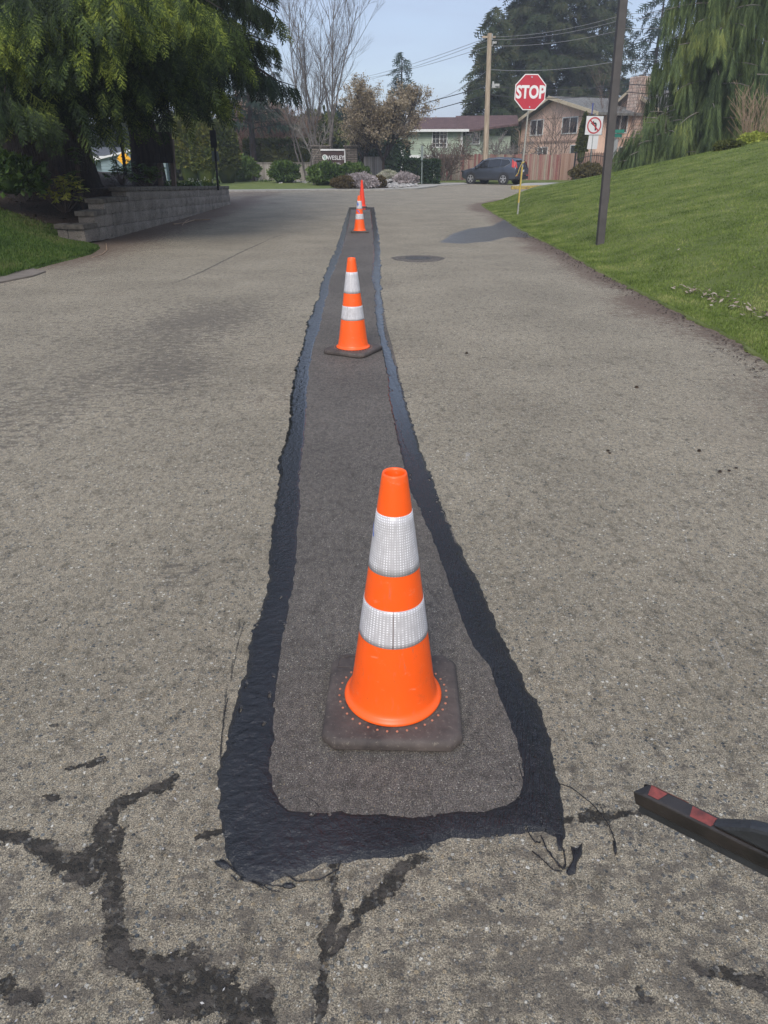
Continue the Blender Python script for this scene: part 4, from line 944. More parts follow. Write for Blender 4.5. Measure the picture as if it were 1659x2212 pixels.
# weeping cedar on the mound
wp = hit(1475, 345, hRs); wx, wy = P(1512, 345, 31).x, 31.0
def weeping():
    t = conifer('weeping_cedar', 'tall weeping cedar with long hanging curtains of foliage behind the right lawn', (wx, wy, hRs(wx, wy)-.1), 17, 1.9, .9, 170, 'weep', 'weep', 31, (.5, 1.25), .30, .22, .12, 34, .96, .2, trunk_r=.3, W=1.5, bark='greybark', jitterR=.3)
weeping()
conifer('weeping_cedar', 'low arching weeping cedar limb cluster over the dark shrub by the fence end', (P(1425,350,31).x, 31, hRs(P(1425,350,31).x, 31)-.3), 2.3, 1.7, .3, 46, 'weep', 'weep', 33, (.5, 1.0), .5, .25, .3, 20, .8, .3, trunk_r=.1, W=1.6, bark='greybark')
# conifers behind houses
hz = [(1165,-70,84,27,7.4,'fir','very broad brown green conifer rising behind the tan house and utility pole','fir',200,25),
      (1268,0,90,23,4.6,'fir','narrower brown green conifer just right of the broad one behind the tan house','fir',130,18),
      (1052,150,72,13.0,2.8,'fir','dark conifer flank standing low beside the utility pole','fir2',80,18),
      (1385,30,82,17.5,4.3,'fir2','open sparse blue green fir between the lamp post and the weeping cedar','fir',70,8),
      (1605,-40,60,17,4.5,'fir2','dark blue green fir at the upper right edge behind the weeping cedar','fir',110,12),
      (1710,-80,54,17,4.5,'fir2','dark fir cut by the right edge of the view','fir',100,12),
      (866,158,88,11.5,1.7,'fir2','thin pointed conifer peeking over the bronze budded tree','fir',50,12)]
for u, v, d, Ht, Rr, m_, lb, fr, nb, dn in hz:
    x = P(u, 345, d).x
    conifer('conifer', lb, (x, d, 0), Ht, Rr, 1.0, nb, fr, m_, 40+nb, (.8, 1.5), .62, .28, .22, dn*.55, .45, .28, trunk_r=.35, group='conifers beyond the houses')
# deciduous
def bare(name, label, base, Ht, seed, m='greybark', nstem=3, spread=.35, twm=None, leaf=None, levels=3, r0=.09, nchild=7, up=.25, lf_n=3, lf_s=.09, group=None, fork=0.0, cat='tree', twr=1.0, tw_min=.006):
    rn = random.Random(seed); t = empty(name, base, label=label, cat=cat, group=group); big = []; fine = []; tips = []
    def grow(p, d, L, r, lev):
        ns = 6 if lev == levels else 4; pts = [p]; dirs = [d]
        for i in range(ns):
            d = (d+Vector((rn.uniform(-1,1), rn.uniform(-1,1), rn.uniform(-.6,1)))*.13+Vector((0,0,up*.16))).normalized()
            pts.append(pts[-1]+d*(L/ns)); dirs.append(d)
        for i in range(ns):
            ra = r*(1-.75*i/ns); rb = r*(1-.75*(i+1)/ns); (big if lev >= levels-1 else fine).append((pts[i], pts[i+1], max(ra, tw_min), max(rb, tw_min*.8)))
        if lev == 0: tips.extend([pts[-1], pts[-2], pts[-3]]); return
        for k in range(nchild if lev < levels else int(nchild*1.8)):
            f = rn.uniform(.22 if lev == levels else .15, .97); i = min(ns-1, int(f*ns)); q = pts[i].lerp(pts[i+1], f*ns-i); dd = dirs[i+1]
            side = dd.orthogonal().normalized(); side = Matrix.Rotation(rn.uniform(0, 6.28), 3, dd) @ side
            nd_ = (dd*rn.uniform(.7, 1.1)+side*rn.uniform(.45, 1.0)*spread*2.2).normalized()
            grow(q, nd_, L*rn.uniform(.32, .55)*(1.15-f*.5), r*.42*(1.15-f*.6), lev-1)
    if fork:
        big.append((Vector((0,0,-.1)), Vector((0,0,fork)), r0*1.5, r0*1.2))
    for s_ in range(nstem):
        a = 6.28*s_/nstem+rn.uniform(-.5, .5); d = Vector((math.cos(a)*spread, math.sin(a)*spread, 1)).normalized()
        grow(Vector((0,0,fork)) if fork else Vector((math.cos(a)*.1, math.sin(a)*.1, -.1)), d, (Ht-fork)*rn.uniform(.75, 1.0), r0, levels)
    tubes_np('trunk', big, M[m], t, 6)
    if fine: tubes_np('twigs', fine, M[twm or m], t, 3)
    if leaf:
        rg = np.random.default_rng(seed); T = np.array([tuple(p) for p in tips]); T = np.repeat(T, lf_n, 0)+rg.normal(0, .10, (len(T)*lf_n, 3))
        prl = np.array([(0,-.35,0),(1,0,0),(0,.35,0),(0,-.35,0),(-.4,0,.1),(0,.35,0)], float)
        bake('foliage', prl, T, rg.normal(0, 1, (len(T), 3)), rg.uniform(.6, 1.3, len(T))*lf_s, M[leaf], t, rg, 1.0)
    return t
def gx(u, d): return P(u, 345, d).x
bare('bare_tree', 'tall leafless grey tree with many upright stems behind the name sign', (gx(700,53), 53, 0), 11.6, 3, 'treebark', 6, .32, None, None, 3, .075, 7, .5, tw_min=.004)
bare('bare_tree', 'leafless grey tree with thinner stems just left of the tall bare tree', (gx(660,55), 55, 0), 8.4, 8, 'treebark', 4, .36, None, None, 3, .07, 5, .3, tw_min=.0045)
bare('budding_tree', 'spreading tree with bronze buds and a short forked trunk right of the name sign', (gx(828,49), 49, 0), 5.5, 5, 'bark', 6, .62, 'twig', 'bud', 3, .08, 7, .35, 2, .085, fork=1.3)
bare('budding_tree', 'bronze budded tree partly hidden behind the fuller forked one', (gx(785,54), 54, 0), 4.9, 15, 'bark', 5, .5, 'twig', 'bud', 3, .07, 6, .4, 2, .085, fork=1.0)
bare('bare_tree', 'leafless brown tree in front of the tan house between its windows', (gx(1196,59), 59, 0), 5.2, 9, 'twig', 5, .45, None, None, 2, .05, 8, .3, tw_min=.006)
bare('bare_tree', 'leafless brown tree beside the lamp post in front of the tan house', (gx(1335,58), 58, 0), 7.0, 10, 'twig', 5, .33, None, None, 2, .05, 8, .3, tw_min=.006)
bare('bare_shrub', 'tangled leafless shrub between the utility pole and the tan house', (gx(1090,57), 57, 0), 3.4, 12, 'greybark', 7, .75, None, None, 2, .05, 8, .1, tw_min=.014, cat='shrub')
bare('bare_shrub', 'leafless purple brown shrub in front of the green house', (gx(958,53), 53, 0), 2.9, 13, 'twig', 7, .65, None, None, 2, .045, 9, .1, tw_min=.013, cat='shrub')
bare('bare_shrub', 'reddish brown bare shrub behind the clipped hedge at left', (gx(545,62), 62, 0), 5.6, 14, 'redtwig', 8, .55, None, 'bud', 2, .05, 10, .25, 2, .07, tw_min=.013, cat='shrub')
bare('bare_shrub', 'second reddish brown bare shrub right of the first behind the hedge', (gx(625,62), 62, 0), 5.0, 16, 'redtwig', 8, .55, None, 'bud', 2, .05, 10, .25, 2, .07, tw_min=.013, cat='shrub')
bare('street_sapling', 'slender pale trunked sapling left of the stone sign pillar', (gx(676,47), 47, 0), 3.5, 17, 'greybark', 3, .7, None, None, 2, .04, 7, .3, tw_min=.008, fork=1.4)
rs_b = P(1625, 330, 26)
bare('cane_shrub', 'cluster of reddish tan bare canes at the top of the lawn on the right', (gx(1625,27), 27, 1.55), 2.1, 18, 'tanwig', 16, .55, 'redtwig', None, 1, .014, 7, .4, tw_min=.006, cat='shrub')
def bush(name, label, c, r, n, ls, m, seed, cat='shrub', group=None, lump=.22, box=False, core=.86, flat=1.0, elong=1.0, taper=0.0):
    rg = np.random.default_rng(seed); c = np.array(c, float); r = np.array(r, float)
    if box:
        q = rg.uniform(-1, 1, (n, 3)); ax = rg.integers(0, 3, n); ax = np.where((ax == 0), rg.integers(0, 3, n), ax); q[np.arange(n), ax] = np.sign(q[np.arange(n), ax])*rg.uniform(.86, 1.04, n); nrm = q.copy(); q[:, 2] = np.abs(q[:, 2]) if False else q[:, 2]
        pos = q*r; pos[:, 1] += .18*fbm(pos[:, 0]*1.3, pos[:, 2]*.6, 3, seed)*min(1, r[1]*2); pos[:, 2] += .12*fbm(pos[:, 0]*2.0, pos[:, 1]*2, 3, seed+1)*(q[:, 2] > .5)
    else:
        q = rg.normal(0, 1, (n, 3)); q /= np.linalg.norm(q, axis=1, keepdims=True); q[:, 2] = np.where(q[:, 2] < -.35, -q[:, 2], q[:, 2]); nrm = q
        th = np.arctan2(q[:, 1], q[:, 0]); lf = 1+lump*fbm(th*1.9+7, q[:, 2]*3.2+th*.5, 3, seed)*1.4
        pos = q*r*(lf*rg.uniform(.80, 1.04, n))[:, None]
    if taper: pos[:, :2] *= (1.25-taper*np.clip((pos[:, 2]/r[2]+1)/2, 0, 1))[:, None]
    pos += c
    prl = np.array([(0,0,0),(.5*elong,-.3,.05),(elong,0,0),(0,0,0),(elong,0,0),(.5*elong,.3,.05)], float)
    X = nrm*.7+rg.normal(0, .6, (n, 3)); X[:, 2] += .15; X /= np.linalg.norm(X, axis=1, keepdims=True)+1e-9
    S = rg.uniform(.6, 1.25, n)*ls; u = rg.normal(0, 1, (n, 3)); Yv = np.cross(u, X); Yv /= np.linalg.norm(Yv, axis=1, keepdims=True)+1e-9; Z = np.cross(X, Yv)
    Mx = np.stack([X, Yv, Z], 2)*S[:, None, None]; V = (np.einsum('kij,nj->kni', Mx, prl)+pos[:, None, :]).reshape(-1, 3); Fl = np.arange(len(V)).reshape(-1, 3)
    # inner leaf mass
    cv = []; nu, nv = 18, 10
    for j in range(nv+1):
        ph = math.pi*j/nv
        for i in range(nu):
            t = 2*math.pi*i/nu; d = np.array([math.sin(ph)*math.cos(t), math.sin(ph)*math.sin(t), math.cos(ph)])
            if box: d = d/np.max(np.abs(d))*.9
            k = core*(1+.1*math.sin(5*t+seed)*math.sin(ph*3)); cv.append(c+d*r*k*(.92))
    cv = np.array(cv)
    if taper: cv[:, :2] = c[:2]+(cv[:, :2]-c[:2])*(1.25-taper*np.clip(((cv[:, 2]-c[2])/r[2]+1)/2, 0, 1))[:, None]
    b0 = len(V); fq = np.array([(b0+j*nu+i, b0+(j+1)*nu+i, b0+(j+1)*nu+(i+1) % nu, b0+j*nu+(i+1) % nu) for j in range(nv) for i in range(nu)])
    return tag(mesh_np(name, np.concatenate([V, cv]), [Fl, fq], M[m]), label, cat, group)
def bpx(name, label, u0, u1, v0, v1, d, ry, n, ls, m, seed, **k):
    a = P(u0, v1, d); b_ = P(u1, v0, d); zlo = min(a.z, b_.z, 1e9); zhi = b_.z; r_ = ((b_.x-a.x)/2, ry, (zhi-a.z)/2*1.02)
    if k.pop('dome', True): cz = a.z+(zhi-a.z)*.42; r_ = (r_[0], ry, zhi-cz)
    else: cz = (a.z+zhi)/2
    return bush(name, label, ((a.x+b_.x)/2, d, cz), r_, n, ls, m, seed, **k)
bpx('hedge', 'tall clipped olive green hedge behind the left verge', 535, 692, 306, 388, 57.5, .8, 9000, .22, 'hedge', 1, box=True, dome=False, cat='hedge')
bpx('hedge', 'tall clipped dark hedge standing right of the name sign', 765, 882, 310, 380, 57.5, .8, 7000, .2, 'ivy', 2, box=True, dome=False, cat='hedge')
bpx('ivy_hedge', 'low glossy ivy covered fence between the budding tree and the red fence', 858, 947, 348, 399, 48, .6, 5500, .18, 'ivy', 3, box=True, dome=False, cat='hedge')
bpx('arborvitae', 'broad golden green arborvitae column left of the black sign post', 385, 430, 238, 398, 47, .75, 6000, .2, 'thuja', 4, lump=.15, cat='tree')
bpx('arborvitae', 'golden arborvitae column just right of the broad one', 420, 462, 258, 398, 46, .6, 5000, .18, 'thuja', 5, lump=.12, cat='tree')
bpx('arborvitae', 'olive arborvitae column just right of the black sign post', 462, 510, 262, 395, 50, .8, 5000, .2, 'hedge', 6, lump=.15, cat='tree')
bpx('cone_shrub', 'narrow dark pointed arborvitae before the tan house', 1240, 1278, 248, 362, 52, .6, 4500, .16, 'hedge', 7, cat='tree', lump=.05, taper=1.0, dome=False)
bpx('rhododendron', 'light green rounded rhododendron at the left of the far verge', 470, 556, 338, 393, 53.5, 1.0, 3500, .2, 'rhodo_l', 8)
bpx('rhododendron', 'dark green round rhododendron left of the name sign', 584, 646, 350, 396, 50.5, .8, 2800, .17, 'rhodo', 9)
bpx('rhododendron', 'large rhododendron mound growing under the left half of the name sign', 668, 735, 354, 402, 45.6, 1.1, 4200, .18, 'rhodo', 10)
bpx('rhododendron', 'large rhododendron mound growing under the right half of the name sign', 728, 800, 356, 400, 46.5, 1.1, 4000, .18, 'rhodo', 11)
bpx('low_shrub', 'low brown green heath mound in front of the rhododendrons', 716, 770, 382, 411, 39.6, .6, 3000, .10, 'brownsh', 12)
bpx('heather', 'rounded pink grey heather mound behind the red cone', 742, 818, 376, 411, 40, .8, 5000, .10, 'heath', 13)
bpx('low_shrub', 'small brown mound between the pink heather and the rocks', 802, 834, 382, 408, 41.2, .5, 1800, .10, 'brownsh', 14)
bpx('heather', 'pale green grey heather mound on the left above the rocks', 816, 862, 370, 400, 46.5, .8, 3500, .11, 'heath2', 15)
bpx('heather', 'pale pink heather mound on the right above the rocks', 850, 902, 374, 402, 45, .8, 3500, .11, 'heath', 16)
bpx('barberry', 'dark purple brown shrub at the end of the tan fence', 1345, 1402, 328, 376, 34, .9, 3500, .12, 'barb', 17)
bpx('clipped_shrub', 'rounded bronze green shrub at the foot of the lawn behind the lamp post', 1234, 1308, 356, 396, 38, .9, 5000, .12, 'buxus', 18)
bpx('clipped_shrub', 'smaller bronze green shrub right of the lamp post foot of the fence', 1290, 1348, 366, 392, 38.5, .7, 3500, .12, 'buxus', 19)
bpx('chartreuse_shrub', 'bright yellow green shrub on the crest of the lawn at right', 1592, 1668, 290, 326, 25.5, .8, 3500, .10, 'chart', 20)
bpx('low_shrub', 'dull green ferny shrub on the crest left of the bright yellow one', 1545, 1600, 306, 332, 25.0, .5, 1800, .10, 'hedge', 21)
bpx('laurel', 'dark leafy laurel at the far left edge beside the cedar trunk', -30, 78, 345, 432, 14.6, .6, 900, .15, 'rhodo', 22, lump=.4, core=.5)
# far treeline between houses
for i, (u0, u1, v0, d, m_) in enumerate([(500,640,232,66,'fir'),(600,760,262,70,'hedge'),(700,820,255,74,'fir2'),(780,900,270,76,'fir'),(-40,120,280,60,'hedge'),(200,340,268,72,'fir'),(1530,1680,250,62,'fir2'),(330,480,262,58,'hedge')]):
    bpx('distant_tree', ['brown green tree mass beyond the hedge at left','olive tree mass behind the bare trees','dark tree mass behind the name sign','brown tree mass behind the budding tree','olive tree mass glimpsed at the far left edge','brown green tree above the blue house roof','dark tree mass behind the cane shrub','olive tree mass behind the golden arborvitae'][i], u0, u1, v0, 400, d, 2.5, 6000, .5, m_, 60+i, cat='tree', lump=.5)
# leafy small plants with individual leaves
def leafy(name, label, base, Ht, m, seed, n=26, ls=.16, spread=.5, cat='shrub'):
    rn = random.Random(seed); t = empty(name, base, label=label, cat=cat); segs = []; pos = []; X = []; S = []
    for i in range(n):
        a = rn.uniform(0, 6.28); r = rn.uniform(.1, 1)*spread; tip = Vector((math.cos(a)*r, math.sin(a)*r, Ht*rn.uniform(.35, 1)*(1-.3*r/spread)))
        midp = tip*.5+Vector((0,0,-.05)); segs += [(Vector((0,0,-.05)), midp, .012, .008), (midp, tip, .008, .004)]
        for f in (.75, 1.0):
            for k in range(7):
                b_ = 6.28*k/7+rn.uniform(-.2, .2); pos.append(tuple(midp.lerp(tip, f))); X.append((math.cos(b_), math.sin(b_), rn.uniform(-.5, .35))); S.append(ls*rn.uniform(.7, 1.15))
    prl = []
    w = [(0,.03),(.3,.15),(.65,.17),(1,0)]
    for (a0, w0), (a1, w1) in zip(w[:-1], w[1:]):
        prl += [(a0,-w0,0),(a1,-w1,-.04*a1),(a1,w1,-.04*a1),(a0,-w0,0),(a1,w1,-.04*a1),(a0,w0,0)]
    rg = np.random.default_rng(seed)
    pos = np.array(pos); X = np.array(X); S = np.array(S); prl = np.array(prl, float)
    # join each leaf as one island
    Xn = X/np.linalg.norm(X, axis=1, keepdims=True); u = np.array([[0,0,1.]])+rg.normal(0,.3,X.shape); Yv = np.cross(u, Xn); Yv /= np.linalg.norm(Yv, axis=1, keepdims=True); Z = np.cross(Xn, Yv)
    pv = np.array([(0,0,0),(.3,-.16,.0),(.3,.16,0),(.7,-.16,-.05),(.7,.16,-.05),(1,0,-.12)], float); pf_ = np.array([(0,1,2,2),(1,3,4,2),(3,5,4,4)])
    Mx = np.stack([Xn, Yv, Z], 2)*S[:, None, None]; V = (np.einsum('kij,nj->kni', Mx, pv)+pos[:, None, :]).reshape(-1, 3); off = (np.arange(len(pos))*6)[:, None]
    tr = np.concatenate([off+np.array([[0,1,2]]), off+np.array([[3,5,4]])]); qd = off+np.array([[1,3,4,2]])
    mesh_np('foliage', V, [tr, qd], M[m], t); tubes_np('stems', segs, M['twig'], t, 4)
    return t
def vs_pt(u, d): x = P(u, 400, d).x; return Vector((x, d, hLs(x, d)))
def onL(u, v): return hit(u, v, hLs)
leafy('variegated_shrub', 'yellow and green variegated shrub on the mulch before the big trunk', vs_pt(130, 15.35), .80, 'varieg', 5, 34, .13, .5)
leafy('laurel_shrub', 'green leafy sprig growing up behind the yellow variegated shrub', vs_pt(172, 15.6), 1.15, 'rhodo_l', 6, 14, .13, .22)
leafy('laurel_shrub', 'dark glossy laurel low on the mulch between the trunk and sign board', vs_pt(318, 20.0), .75, 'rhodo', 7, 30, .14, .55)
leafy('laurel_shrub', 'dark green laurel at the left edge beside the cedar trunk', onL(45, 415), .85, 'rhodo_l', 8, 30, .15, .55)
leafy('laurel_shrub', 'dark green laurel by the yellow warning sign beyond the bed', onL(262, 398), .85, 'rhodo', 9, 26, .14, .5)
rgf = np.random.default_rng(9)
def flowers(name, label, pts, m, seed, hgt=.25):
    rg = np.random.default_rng(seed); n = len(pts); prl = np.array([(0,-.5,0),(1,0,0),(0,.5,0),(0,-.5,0),(-1,0,0),(0,.5,0)], float)
    pos = np.array(pts)+np.array([0,0,1])*rg.uniform(.3, 1, (n,1))*hgt
    t = empty(name, tuple(pts[0]), label=label, cat='flowers'); t['kind'] = 'stuff'
    o = bake('petals', prl, pos-np.array(pts[0]), rg.normal(0, 1, (n, 3)), rg.uniform(.03, .06, n), M[m], t, rg, 1.0)
    gpos = np.repeat(np.array(pts), 12, 0)+rg.normal(0, .12, (n*12, 3))*np.array([1,1,.3])+np.array([0,0,.05])-np.array(pts[0])
    bake('leaves', prl, gpos, rg.normal(0, 1, (n*12, 3))+np.array([0,0,.7]), rg.uniform(.04, .09, n*12), M['rhodo'], t, rg, 1.0)
fp = [tuple(P(rgf.uniform(408, 478), 390, 24.5+rgf.uniform(-2, 2))) for _ in range(70)]; fp = [(x, y, hLs(x, y)+.03) for x, y, z in fp if x < -5.65]
flowers('primrose_bed', 'small pale flowers and low leaves on top of the wall by the black post', fp, 'flower', 3)
fp = [(P(rgf.uniform(340, 460), 390, 1).x*1, 0, 0) for _ in range(2)]
fp = [tuple(P(rgf.uniform(340, 420), 390, 23.5+rgf.uniform(-2, 2))) for _ in range(50)]; fp = [(x, y, hLs(x, y)+.03) for x, y, z in fp if x < -5.65]
flowers('ground_cover', 'low dark leafy ground cover with specks of white under the sign board', fp, 'flower', 4, .15)
fp = [(lambda q: (q.x, q.y, .05))(G(rgf.uniform(555, 620), rgf.uniform(390, 396))) for _ in range(40)]
flowers('daffodil_row', 'faint yellow daffodils in the far verge left of the name sign', fp, 'flower', 5)
# ================================================================ signs, posts, buildings, car
YW = Vector((0,0,1))
def octo(r): return [(math.cos(R(22.5+45*i))*r, math.sin(R(22.5+45*i))*r) for i in range(8)]
def flat_panel(b, pts, y, th): return b.prism([(x, y, z) for x, z in pts], (0, th, 0))
# stop sign
sp = hit(1120, 436, hRs); dS = 20.4; base = P(1120, 436, dS); gz = hRs(base.x, dS)
ss = empty('stop_sign', base, R(4), 'red octagonal STOP sign on a tall perforated steel post in the right lawn', 'stop sign')
topz = P(1143, 160, dS).z-base.z; botz = P(1143, 238, dS).z-base.z; rc = (topz-botz)/2; cz = (topz+botz)/2; leanx = P(1145, 198, dS).x-base.x
pb = MB(); 
pb.bar((0,0,-.3), (leanx*(topz-.05)/cz, 0, topz-.05), .048, .03); o = pb.build('post', M['postgalv'], ss)
yb = MB(); zt_ = P(1126,360,dS).z-base.z
yb.bar((0,-.002,-.02), (leanx*zt_/cz, -.002, zt_), .050, .031); yb.build('reflective_strip', M['yellow'], ss)
hb = MB()
for i in range(int(topz/.05)):
    z = .04+i*.05
    if z < botz: hb.cyl((leanx*z/cz, -.0195, z), (leanx*z/cz, -.0165, z), .009, n=8)
hb.build('post_holes', M['black'], ss)
R0 = rc/math.cos(R(22.5))
pl = MB(); flat_panel(pl, [(x+leanx, z+cz) for x, z in octo(R0)], -.036, .012); pl.build('panel_border', M['white'], ss)
pl = MB(); flat_panel(pl, [(x+leanx, z+cz) for x, z in octo(R0*.945)], -.0385, .003); pl.build('panel', M['red'], ss)
text_mesh('lettering', 'STOP', rc*.98, M['white'], ss, (leanx+.005, -.040, cz-.01), (R(90), 0, 0), .001, .014, .80)
for z in (cz+rc*.83, cz-rc*.83): MB().cyl((leanx+.01, -.046, z), (leanx+.01, -.037, z), .018, n=10).build('bolt', M['chrome'], ss)
tb = MB(); zt = P(1127, 352, dS).z-base.z; xt = leanx*zt/cz
tb.tube([(xt-.03,-.03,zt+.02),(xt,-.05,zt),(xt+.04,-.03,zt+.03)], .012, 5); tb.tube([(xt-.02,-.04,zt),(xt-.08,-.05,zt-.12),(xt-.11,-.05,zt-.24),(xt-.17,-.05,zt-.31)], .010, 4)
tb.build('yellow_ribbon', M['yellow'], ss)
# no left turn sign
d = 41.0; b0 = G(1276, 398); b0 = P(1276, 350, d); b0.z = .3
ns = empty('no_left_turn_sign', b0, R(8), 'white square no left turn sign with blank plate beneath, behind the lawn', 'road sign')
def rel(u, v): q = P(u, v, d); return q.x-b0.x, q.z-b0.z
x0, z1 = rel(1265, 250); x1, z0 = rel(1300, 292); cx, cz2 = (x0+x1)/2, (z0+z1)/2; hw = (x1-x0)/2; hh = (z1-z0)/2
MB().bar((0,0,-.4), (cx, 0, z1+.1), .06, .05).build('post', M['dull'], ns)
flat_panel(MB(), [(cx-hw, z0), (cx+hw, z0), (cx+hw, z1), (cx-hw, z1)], -.05, .012).build('panel_rim', M['black'], ns)
flat_panel(MB(), [(cx-hw*.96, z0+hh*.04), (cx+hw*.96, z0+hh*.04), (cx+hw*.96, z1-hh*.04), (cx-hw*.96, z1-hh*.04)], -.053, .003).build('panel', M['white'], ns)
rr = hw*.80; ring = MB(); n = 40; vs = []
for y_ in (-.0595, -.0555):
    for r in (rr, rr*.83):
        for i in range(n): a = 2*math.pi*i/n; vs.append((cx+math.cos(a)*r, y_, cz2+math.sin(a)*r))
fs = [(i, (i+1) % n, n+(i+1) % n, n+i) for i in range(n)]+[(2*n+i, 3*n+i, 3*n+(i+1) % n, 2*n+(i+1) % n) for i in range(n)]+[(i, 2*n+i, 2*n+(i+1) % n, (i+1) % n) for i in range(n)]+[(n+i, n+(i+1) % n, 3*n+(i+1) % n, 3*n+i) for i in range(n)]
ring.add(vs, fs); ring.bar((cx-rr*.64, -.0612, cz2+rr*.64), (cx+rr*.64, -.0612, cz2-rr*.64), .003, rr*.17); ring.build('prohibition_ring', M['signred'], ns)
s = rr; ar = [(.34,-.60),(.34,.18),(.20,.36),(-.10,.36),(-.10,.58),(-.52,.26),(-.10,-.06),(-.10,.14),(.10,.14),(.12,.08),(.12,-.60)]
flat_panel(MB(), [(cx+x*s, cz2+z*s) for x, z in ar], -.0560, .002).build('arrow', M['black'], ns)
xa, za = rel(1270, 292); xb, zb_ = rel(1290, 322)
flat_panel(MB(), [(xa, zb_), (xb-.02, zb_), (xb, za), (xa+.03, za)], -.035, .008).build('blank_plate', M['white'], ns)
MB().bar((cx*.9,-.045,zb_-.1),(cx,-.045,za),.022,.02).build('plate_post_front', M['dull'], ns)
xq, zq = rel(1277, 249); MB().box((xq+.02, -.0, zq+.28), (.14, .02, .5), Matrix.Rotation(R(55), 3, 'Z')).build('blue_sign', M['signblue'], ns)
# street name sign behind lamp
d = 46; b1 = P(1324, 352, d); b1.z = 0
sn = empty('street_name_sign', b1, 0, 'small green street name sign on a pale post just right of the lamp post', 'street sign')
q = P(1331, 288, d)-b1; MB().bar((0,0,0), (q.x*.7, 0, q.z+.1), .09, .08).build('post', M['steel'], sn)
for dz_, rz in ((.10, 0), (-.12, 35)):
    MB().box((q.x+.12, -.08, q.z+dz_), (.62, .02, .17), Matrix.Rotation(R(rz), 3, 'Z')).build('name_blade', M['signgreen'], sn)
MB().box((q.x+.02, -.0, q.z-1.0), (.3, .03, 1.4)).build('plate_back', M['steel'], sn)
# lamp post
lb = hit(1297, 528, hRs); dL = lb.y; tp_ = P(1352, 0, dL*.99); 
slope = (tp_-lb)/(tp_.z-lb.z); 
lp = empty('lamp_post', lb, 0, 'tall square dark bronze lamp post rising out of the right lawn', 'lamp post')
topL = Vector((slope.x*6.5, slope.y*0, 6.5)); wL = 17.5/F*(lb.y*CT+1.2*ST)
b = MB(); b.bar((0,0,-.3), topL, wL*.86, wL*.86, up=(0,1,0)); lpo = b.build('post', M['lamp'], lp, bevel=.006)
MB().box((topL.x, -.25, topL.z+.05), (.35, .75, .18)).build('lamp_head', M['lamp'], lp, bevel=.02)
MB().box((slope.x*.75+wL*.44, -.0, .75), (.012, .07, .22)).build('hand_hole_cover', M['lamp'], lp, bevel=.004)
# black post signs at left
def lpost(name, label, u0, v0, u1, v1, d, boxes, w=.06):
    a = P(u0, v0, d); b_ = P(u1, v1, d); t = empty(name, a, 0, label, 'road sign'); MB().bar((0,0,-.2), b_-a, w, w*.7, up=(0,1,0)).build('post', M['black'], t)
    for (ua, va, ub, vb, m_) in boxes:
        p0 = P(ua, va, d)-a; p1 = P(ub, vb, d)-a; MB().box(((p0.x+p1.x)/2, -.04 if m_ != 'dull' else .05, (p0.z+p1.z)/2), (abs(p1.x-p0.x), .02, abs(p1.z-p0.z))).build('sign_back', M[m_], t, bevel=.004)
    return t
lpost('sign_post', 'black post with dark sign backs standing at the far end of the block wall', 470, 396, 461, 276, 24.6, [(453,281,470,319,'black'),(456,327,473,348,'dull')])
lpost('sign_post', 'leaning thin black post under the cedar boughs, sign hidden above', 269, 362, 258, 270, 21.5, [(249,240,264,272,'black')], .07)
# notice board
a = P(352, 388, 21); bd = empty('notice_board', a, R(-8), 'dark notice board on two weathered wooden legs under the cedar', 'notice board')
def rl(u, v): q = P(u, v, 21)-a; return q.x, q.z
for u in (346, 376):
    x_, z_ = rl(u, 392); x2_, z2_ = rl(u-4, 300); MB().bar((x_, 0, z_-.2), (x2_, 0, z2_), .11, .10, up=(0,1,0)).build('leg', M['twig'], bd, bevel=.008)
x0_, z0_ = rl(330, 352); x1_, z1_ = rl(374, 285); MB().box(((x0_+x1_)/2, -.1, (z0_+z1_)/2), (x1_-x0_, .08, z1_-z0_)).build('board', M['bark'], bd, bevel=.01)
# warning sign yellow diamond
d = 40; a = P(268, 360, d); a.z = 0; ws = empty('warning_sign', a, 0, 'orange yellow diamond warning sign seen behind the thin black post', 'road sign')
q = P(268, 343, d)-a; MB().bar((0,0,0), (q.x, 0, q.z+.1), .06, .05).build('post', M['steel'], ws)
k = .36; flat_panel(MB(), [(q.x-k, q.z), (q.x, q.z-k), (q.x+k, q.z), (q.x, q.z+k)], -.04, .01).build('panel', M['signyellow'], ws)
mk = MB(); [mk.box((q.x+sx, -.043, q.z+sz), (.10, .004, .05)) for sx, sz in ((-.08,.10),(.05,.04),(-.05,-.03),(.06,-.10))]; mk.build('symbol', M['black'], ws)
# grey sign post right of budding tree
d = 46.5; a = P(911, 396, d); a.z = 0; gs = empty('sign_post', a, 0, 'plain grey steel post with a narrow edge-on sign in front of the green house', 'road sign')
q = P(912, 316, d)-a; MB().bar((0,0,0), q, .07, .06).build('post', M['dull'], gs); MB().box((q.x, -.03, q.z-.35), (.12, .25, .75)).build('sign_back', M['dull'], gs)
